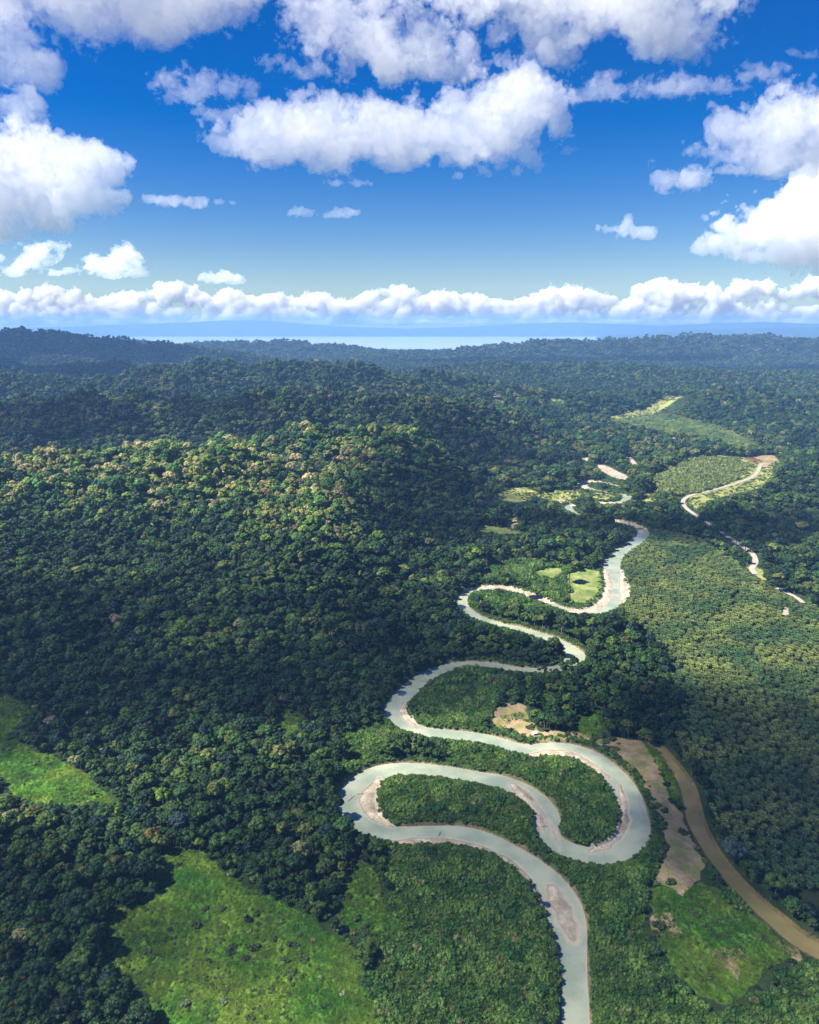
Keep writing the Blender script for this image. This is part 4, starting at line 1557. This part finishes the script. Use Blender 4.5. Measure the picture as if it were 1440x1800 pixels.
def cloud_mesh(label, cen, rad, vox, amp, seed, detail, thick=1.0, flat=None, wisp=0.0, group=None, mat=None):
    """a cumulus: soft union of puffs, torn and billowed by noise, at its own place and size in the air"""
    r = np.random.default_rng(seed)
    cen, rad = np.array(cen), np.array(rad)
    lo = (cen - rad * 1.35).min(0)
    hi = (cen + rad * 1.35).max(0)
    n = np.ceil((hi - lo) / vox).astype(int) + 3
    ax = [lo[i] + vox * np.arange(n[i]) for i in range(3)]
    best = np.full(n, -4.0, np.float32)
    for c_, q in zip(cen, rad):
        sl = []
        for i in range(3):
            a = max(0, int((c_[i] - 1.7 * q[i] - lo[i]) / vox))
            b = min(n[i], int((c_[i] + 1.7 * q[i] - lo[i]) / vox) + 2)
            sl.append(slice(a, b))
        X = ((ax[0][sl[0]] - c_[0]) / q[0])[:, None, None]
        Y = ((ax[1][sl[1]] - c_[1]) / q[1])[None, :, None]
        Z = ((ax[2][sl[2]] - c_[2]) / q[2])[None, None, :]
        d = (1 - np.sqrt(X * X + Y * Y + Z * Z)).astype(np.float32)
        sub = best[tuple(sl)]
        k = 0.25
        h = np.clip(0.5 + 0.5 * (d - sub) / k, 0, 1)
        best[tuple(sl)] = sub + (d - sub) * h + k * h * (1 - h)
    f = best
    wl = detail / vox
    a = amp
    k = 0
    while wl > 1.6 and k < 6:
        nz_ = upnoise(tuple(n), wl, r)
        if k < 1:
            f = f + a * 0.8 * nz_
        elif k < 4:
            f = f + a * (1.15 * np.abs(nz_) - 0.62)
        else:
            f = f + a * nz_
        if k == 1 and wisp:
            f = f - wisp * np.clip(nz_, 0, 2)
        wl *= 0.46
        a *= 0.67
        k += 1
    if flat is not None:
        zz = ax[2][None, None, :]
        f = f - np.clip((flat - zz) / (0.25 * rad[:, 2].mean()), 0, None).astype(np.float32)
    f[[0, -1]] = -1
    f[:, [0, -1]] = -1
    f[:, :, [0, -1]] = -1
    V, Q = surface_nets(f)
    V = V * vox + lo
    o = mesh_obj("cloud", V, Q, [mat or M_CLOUD], True)
    tag(o, label, "cloud", group)
    o["kind"] = "thing"
    return o


def sky_cloud(label, puffs, alt, res=1.2, amp=0.42, seed=1, thick=1.0, wisp=0.0, dist=None, flat=True, deep=0.6, det=0.9, mat=None):
    p = np.array(puffs, float)
    mx, my = p[:, 0].mean(), np.average(p[:, 1], weights=p[:, 2])
    rr = ray(min(max(mx, 0), W), my)
    amp *= 1.15
    if dist is None:
        dist = alt / rr[2] * math.hypot(rr[0], rr[1])
    cen, rad = [], []
    r = np.random.default_rng(seed)
    for x, y, rx, ry in p:
        q = ray(x, y)
        P = CAM + q * dist / rr[1]
        dep = (P - CAM)[1] * CP - (P - CAM)[2] * SP
        s = dep / F
        dy = math.sqrt(rx * ry) * s * deep
        P[1] += r.uniform(-.25, .25) * dy
        cen.append(P)
        rad.append((rx * s, dy, ry * s))
    rad = np.array(rad)
    cen = np.array(cen)
    s = dist / rr[1] / F
    base = (cen[:, 2] - rad[:, 2]).min() + 0.06 * rad[:, 2].mean() if flat else None
    return cloud_mesh(label, cen, rad, res * s, amp, seed, det * float(np.median(p[:, 3])) * s, thick, base, wisp, None, mat or (M_WISP if wisp >= .2 or thick < 1 else None))


SKY = [
    ("large bright cumulus hanging alone in the middle of the sky", [(415, 258, 52, 20), (480, 245, 80, 40), (560, 232, 90, 60), (640, 240, 95, 56), (730, 245, 90, 46), (810, 225, 85, 62), (890, 195, 85, 74), (945, 182, 66, 64), (985, 212, 34, 42), (850, 250, 90, 38), (690, 285, 60, 20)],
     dict(alt=950, dist=4900, amp=0.34, seed=11)),
    ("broad cloud sheet cut by the top left edge of the photo", [(60, -10, 150, 42), (170, 5, 120, 52), (262, 30, 90, 50), (345, 15, 90, 42), (405, 18, 45, 30), (200, -70, 260, 80), (420, -60, 120, 60)], dict(alt=950, amp=0.36, seed=12, deep=.7)),
    ("ragged cloud column on the left edge below the top left sheet", [(15, 60, 50, 42), (35, 95, 44, 40), (5, 120, 50, 40), (70, 70, 22, 12), (-40, 90, 60, 60)], dict(alt=900, amp=0.55, seed=13, wisp=.25)),
    ("small torn cloud on the left edge above the big left cumulus", [(20, 195, 45, 30), (50, 178, 26, 24), (-20, 200, 50, 30)], dict(alt=900, amp=0.5, seed=14, wisp=.2)),
    ("big cumulus with grey base at the left edge of the sky", [(92, 268, 62, 50), (40, 300, 80, 70), (140, 298, 60, 42), (195, 300, 36, 26), (60, 355, 85, 48), (150, 350, 66, 26), (20, 395, 52, 26), (-60, 330, 110, 90), (105, 395, 30, 14)], dict(alt=950, amp=0.32, seed=15)),
    ("curled white cloud above and left of the central cumulus", [(300, 143, 38, 20), (345, 150, 50, 24), (405, 158, 45, 17), (300, 170, 26, 15), (440, 150, 22, 11)], dict(alt=950, amp=0.5, seed=16, wisp=.15)),
    ("thin cloud shred just left of the central cumulus", [(350, 195, 22, 8), (395, 205, 36, 13), (425, 200, 18, 12)], dict(alt=950, amp=0.5, seed=17, wisp=.15)),
    ("wide tattered cloud at the top centre above the central cumulus", [(590, 25, 80, 55), (660, 50, 100, 60), (740, 75, 75, 46), (690, 105, 62, 30), (560, 75, 46, 26), (770, 110, 50, 30), (620, 95, 50, 26), (700, 0, 150, 30), (820, 75, 30, 25)], dict(alt=950, dist=4000, amp=0.6, seed=18, wisp=.2)),
    ("small flat cloud left of the tattered top centre cloud", [(480, 108, 24, 9), (505, 118, 30, 12), (540, 128, 32, 12), (560, 118, 20, 10)], dict(alt=950, amp=0.5, seed=19, wisp=.1)),
    ("large patchy cloud at the top right of the centre", [(930, 15, 100, 55), (990, 70, 82, 44), (1060, 30, 100, 52), (1150, 30, 110, 48), (1140, 75, 62, 32), (1240, 5, 90, 26), (970, 105, 52, 20), (1000, -60, 260, 60), (880, 50, 40, 30)], dict(alt=950, dist=4100, amp=0.56, seed=20, wisp=.15)),
    ("long thin streak of cloud right of the central cumulus", [(1055, 160, 50, 16), (1120, 158, 46, 14), (1185, 150, 60, 15), (1240, 150, 40, 11), (1285, 156, 26, 7), (1075, 130, 24, 8)], dict(alt=950, amp=0.55, seed=21, thick=.75, wisp=.2)),
    ("faint little cloud above the right end of the streak", [(1310, 135, 34, 9), (1350, 128, 36, 12), (1320, 115, 22, 8)], dict(alt=950, amp=0.55, seed=22, thick=.55, wisp=.2)),
    ("faint wisp near the right edge high in the sky", [(1400, 92, 18, 5), (1425, 97, 22, 6)], dict(alt=950, amp=0.5, seed=23, thick=.6)),
    ("big cumulus at the right edge above a second one", [(1290, 232, 52, 36), (1355, 225, 72, 55), (1430, 225, 90, 62), (1350, 275, 66, 26), (1262, 232, 24, 16), (1500, 230, 90, 80), (1420, 285, 50, 18)], dict(alt=950, amp=0.32, seed=24)),
    ("torn fringe of cloud left of the upper right cumulus", [(1215, 262, 18, 9), (1245, 268, 24, 10), (1275, 278, 26, 12), (1285, 298, 24, 8)], dict(alt=950, amp=0.6, seed=25, thick=.8, wisp=.2)),
    ("small cloud floating left of the two right cumulus", [(1158, 308, 24, 16), (1195, 318, 44, 22), (1240, 318, 24, 11), (1220, 298, 14, 12)], dict(alt=950, amp=0.42, seed=26, wisp=.1)),
    ("lower of the two big cumulus at the right edge", [(1248, 432, 34, 22), (1295, 418, 56, 38), (1360, 400, 70, 58), (1425, 370, 60, 66), (1395, 440, 80, 30), (1500, 400, 110, 85), (1340, 452, 60, 16)], dict(alt=950, amp=0.30, seed=27)),
    ("small forked cloud low on the right", [(1075, 402, 22, 8), (1102, 402, 18, 14), (1130, 411, 32, 11), (1103, 382, 7, 9)], dict(alt=950, amp=0.4, seed=28)),
    ("left one of two tiny clouds low in the middle of the sky", [(522, 373, 14, 8), (542, 374, 14, 8)], dict(alt=950, amp=0.4, seed=29, res=1.1)),
    ("right one of two tiny clouds low in the middle of the sky", [(585, 376, 14, 6), (608, 374, 20, 9)], dict(alt=950, amp=0.4, seed=30, res=1.1)),
    ("flat narrow cloud right of the big left cumulus", [(268, 350, 22, 7), (300, 354, 34, 10), (345, 357, 28, 10), (385, 355, 14, 4), (410, 356, 14, 4)], dict(alt=950, amp=0.35, seed=31, res=1.1)),
    ("ragged low cloud at the left edge under the big cumulus", [(45, 462, 30, 14), (70, 442, 28, 18), (100, 435, 20, 14), (25, 478, 22, 10)], dict(alt=950, amp=0.5, seed=32, res=1.2, wisp=.1)),
    ("fluffy low cloud above the left part of the cloud bank", [(185, 470, 36, 16), (212, 455, 30, 22), (240, 480, 32, 10), (160, 456, 18, 6)], dict(alt=950, amp=0.4, seed=33, res=1.2)),
    ("small dim cloud between two low clouds on the left", [(100, 479, 20, 6), (122, 476, 18, 7)], dict(alt=950, amp=0.4, seed=34, res=1.1)),
    ("lone flat bottomed cloud just above the cloud bank left of centre", [(372, 489, 22, 9), (395, 487, 26, 11), (415, 492, 16, 8)], dict(alt=950, amp=0.3, seed=35, res=1.1)),
    ("tiny cloud low at the left edge", [(-4, 452, 16, 10)], dict(alt=950, amp=0.3, seed=36, res=1.1)),
    ("small puffs trailing under the right end of the central cumulus", [(585, 321, 16, 6), (632, 322, 16, 6)], dict(alt=950, amp=0.5, seed=37, thick=.6)),
]
for lab, puffs, kw in SKY:
    sky_cloud(lab, puffs, **kw)

r_ = np.random.default_rng(5)
tops = [(-60, 520), (0, 518), (40, 508), (90, 504), (130, 513), (170, 524), (215, 515), (255, 510), (300, 493), (330, 505), (380, 520), (400, 510), (440, 520), (500, 518), (560, 516), (600, 532),
        (640, 520), (695, 502), (740, 520), (790, 512), (840, 520), (900, 530), (960, 512), (990, 502), (1040, 518), (1075, 520), (1100, 542), (1130, 502), (1152, 489), (1200, 500), (1250, 505), (1300, 498), (1340, 494), (1380, 510), (1420, 492), (1460, 482), (1520, 500)]
bank = []
tx = np.array(tops, float)
for x in np.arange(-70, 1520, 15):
    tp = np.interp(x, tx[:, 0], tx[:, 1])
    bank.append((x, 566, 34, 5.0))
    for k in range(3):
        ry = r_.uniform(7, 17)
        y = r_.uniform(tp + ry * .7, 560) if k else tp + ry * .9
        bank.append((x + r_.uniform(-10, 10), min(y, 560), ry * r_.uniform(1.0, 1.7), ry))
for k, (x0, x1, lab) in enumerate(((-80, 600, "left third of the long white cumulus bank over the horizon"), (600, 752, "short middle part of the cumulus bank, left of its gap"),
                                   (752, 1100, "part of the cumulus bank right of the gap over the bay"), (1100, 1540, "tall right part of the cumulus bank over the horizon"))):
    sub = [q for q in bank if x0 <= q[0] < x1]
    sky_cloud(lab, sub, alt=None, dist=52000, res=1.1, amp=0.27, seed=50 + k, flat=False, deep=0.7, det=0.7, mat=M_BANK)

# unseen clouds added above the frame to shade the valley and the far slopes
SHADE = [
    ("unseen cloud added to shade the lower river bends", [(700, 1520, 130, 90), (950, 1450, 110, 80), (550, 1430, 80, 60), (1100, 1650, 130, 60), (800, 1700, 90, 50), (1330, 1300, 120, 75), (1420, 1420, 100, 80), (1350, 1230, 100, 50)], 900, .75),
    ("unseen cloud added to shade the wood left of the meadow", [(100, 1700, 65, 50), (0, 1740, 80, 60), (-80, 1620, 70, 60)], 850, .75),
    ("unseen cloud added to shade the valley forest", [(250, 1220, 150, 70), (520, 1200, 130, 80), (60, 1140, 120, 80), (150, 1070, 120, 70), (720, 1180, 110, 80), (380, 1110, 120, 70), (900, 1190, 110, 60), (1080, 1230, 90, 50), (600, 1080, 110, 60), (-60, 1230, 110, 70)], 950, .95),
    ("unseen cloud added to shade the upper river reach", [(880, 940, 120, 70), (1010, 925, 100, 60), (760, 950, 90, 60), (1130, 935, 90, 60), (1270, 930, 130, 70), (1400, 940, 120, 70)], 1150, .95),
    ("unseen cloud added to shade the gully behind the sunlit hill", [(760, 850, 110, 120), (700, 900, 90, 80), (860, 800, 120, 160)], 1250, .9),
    ("unseen cloud added to shade the palm rows by the brown channel", [(1330, 1290, 120, 70), (1430, 1400, 110, 90),], 850, 1),
    ("unseen thin cloud added to shade the valley behind the sunlit hill", [(180, 738, 150, 110), (400, 730, 160, 110), (-60, 735, 150, 100)], 1100, 1),
    ("unseen cloud added to shade the far left mountain", [(20, 655, 300, 230), (150, 660, 240, 180), (-120, 650, 300, 260), (60, 606, 560, 420), (-60, 600, 560, 420), (200, 625, 400, 300)], 1250, 1),
]
for k, (lab, spots, alt, th) in enumerate(SHADE):
    cen, rad = [], []
    for px, py, a, b_ in spots:
        g = hit([(px, py)])[0]
        P = g + sd * (alt - g[2]) / sd[2]
        cen.append(P)
        rad.append((a * 1.05, b_ * 1.05, min(a, b_) * 0.7))
    vx = 7.0 if k < 6 else 12 if k == 6 else 30
    cloud_mesh(lab, cen, rad, vx, 0.36, 70 + k, np.median(np.array(rad)[:, 0]) * .8, th, None, .1, None, M_SOFT if k in (0, 4, 6) else M_DENSE)

# ------------------------------------------------------------------ haze
hz, t, out = new_mat("haze_air")
vol = N(t, "ShaderNodeVolumePrincipled")
vol.inputs["Color"].default_value = (0.26, 0.52, 0.98, 1)
vol.inputs["Density"].default_value = 6.9e-5
vol.inputs["Anisotropy"].default_value = 0.0
t.links.new(vol.outputs[0], out.inputs["Volume"])
b = Build()
box(b, -24000, 24000, -2500, 23500, -18, 450)
haze = b.obj("haze", [hz], False)
haze["kind"] = "stuff"
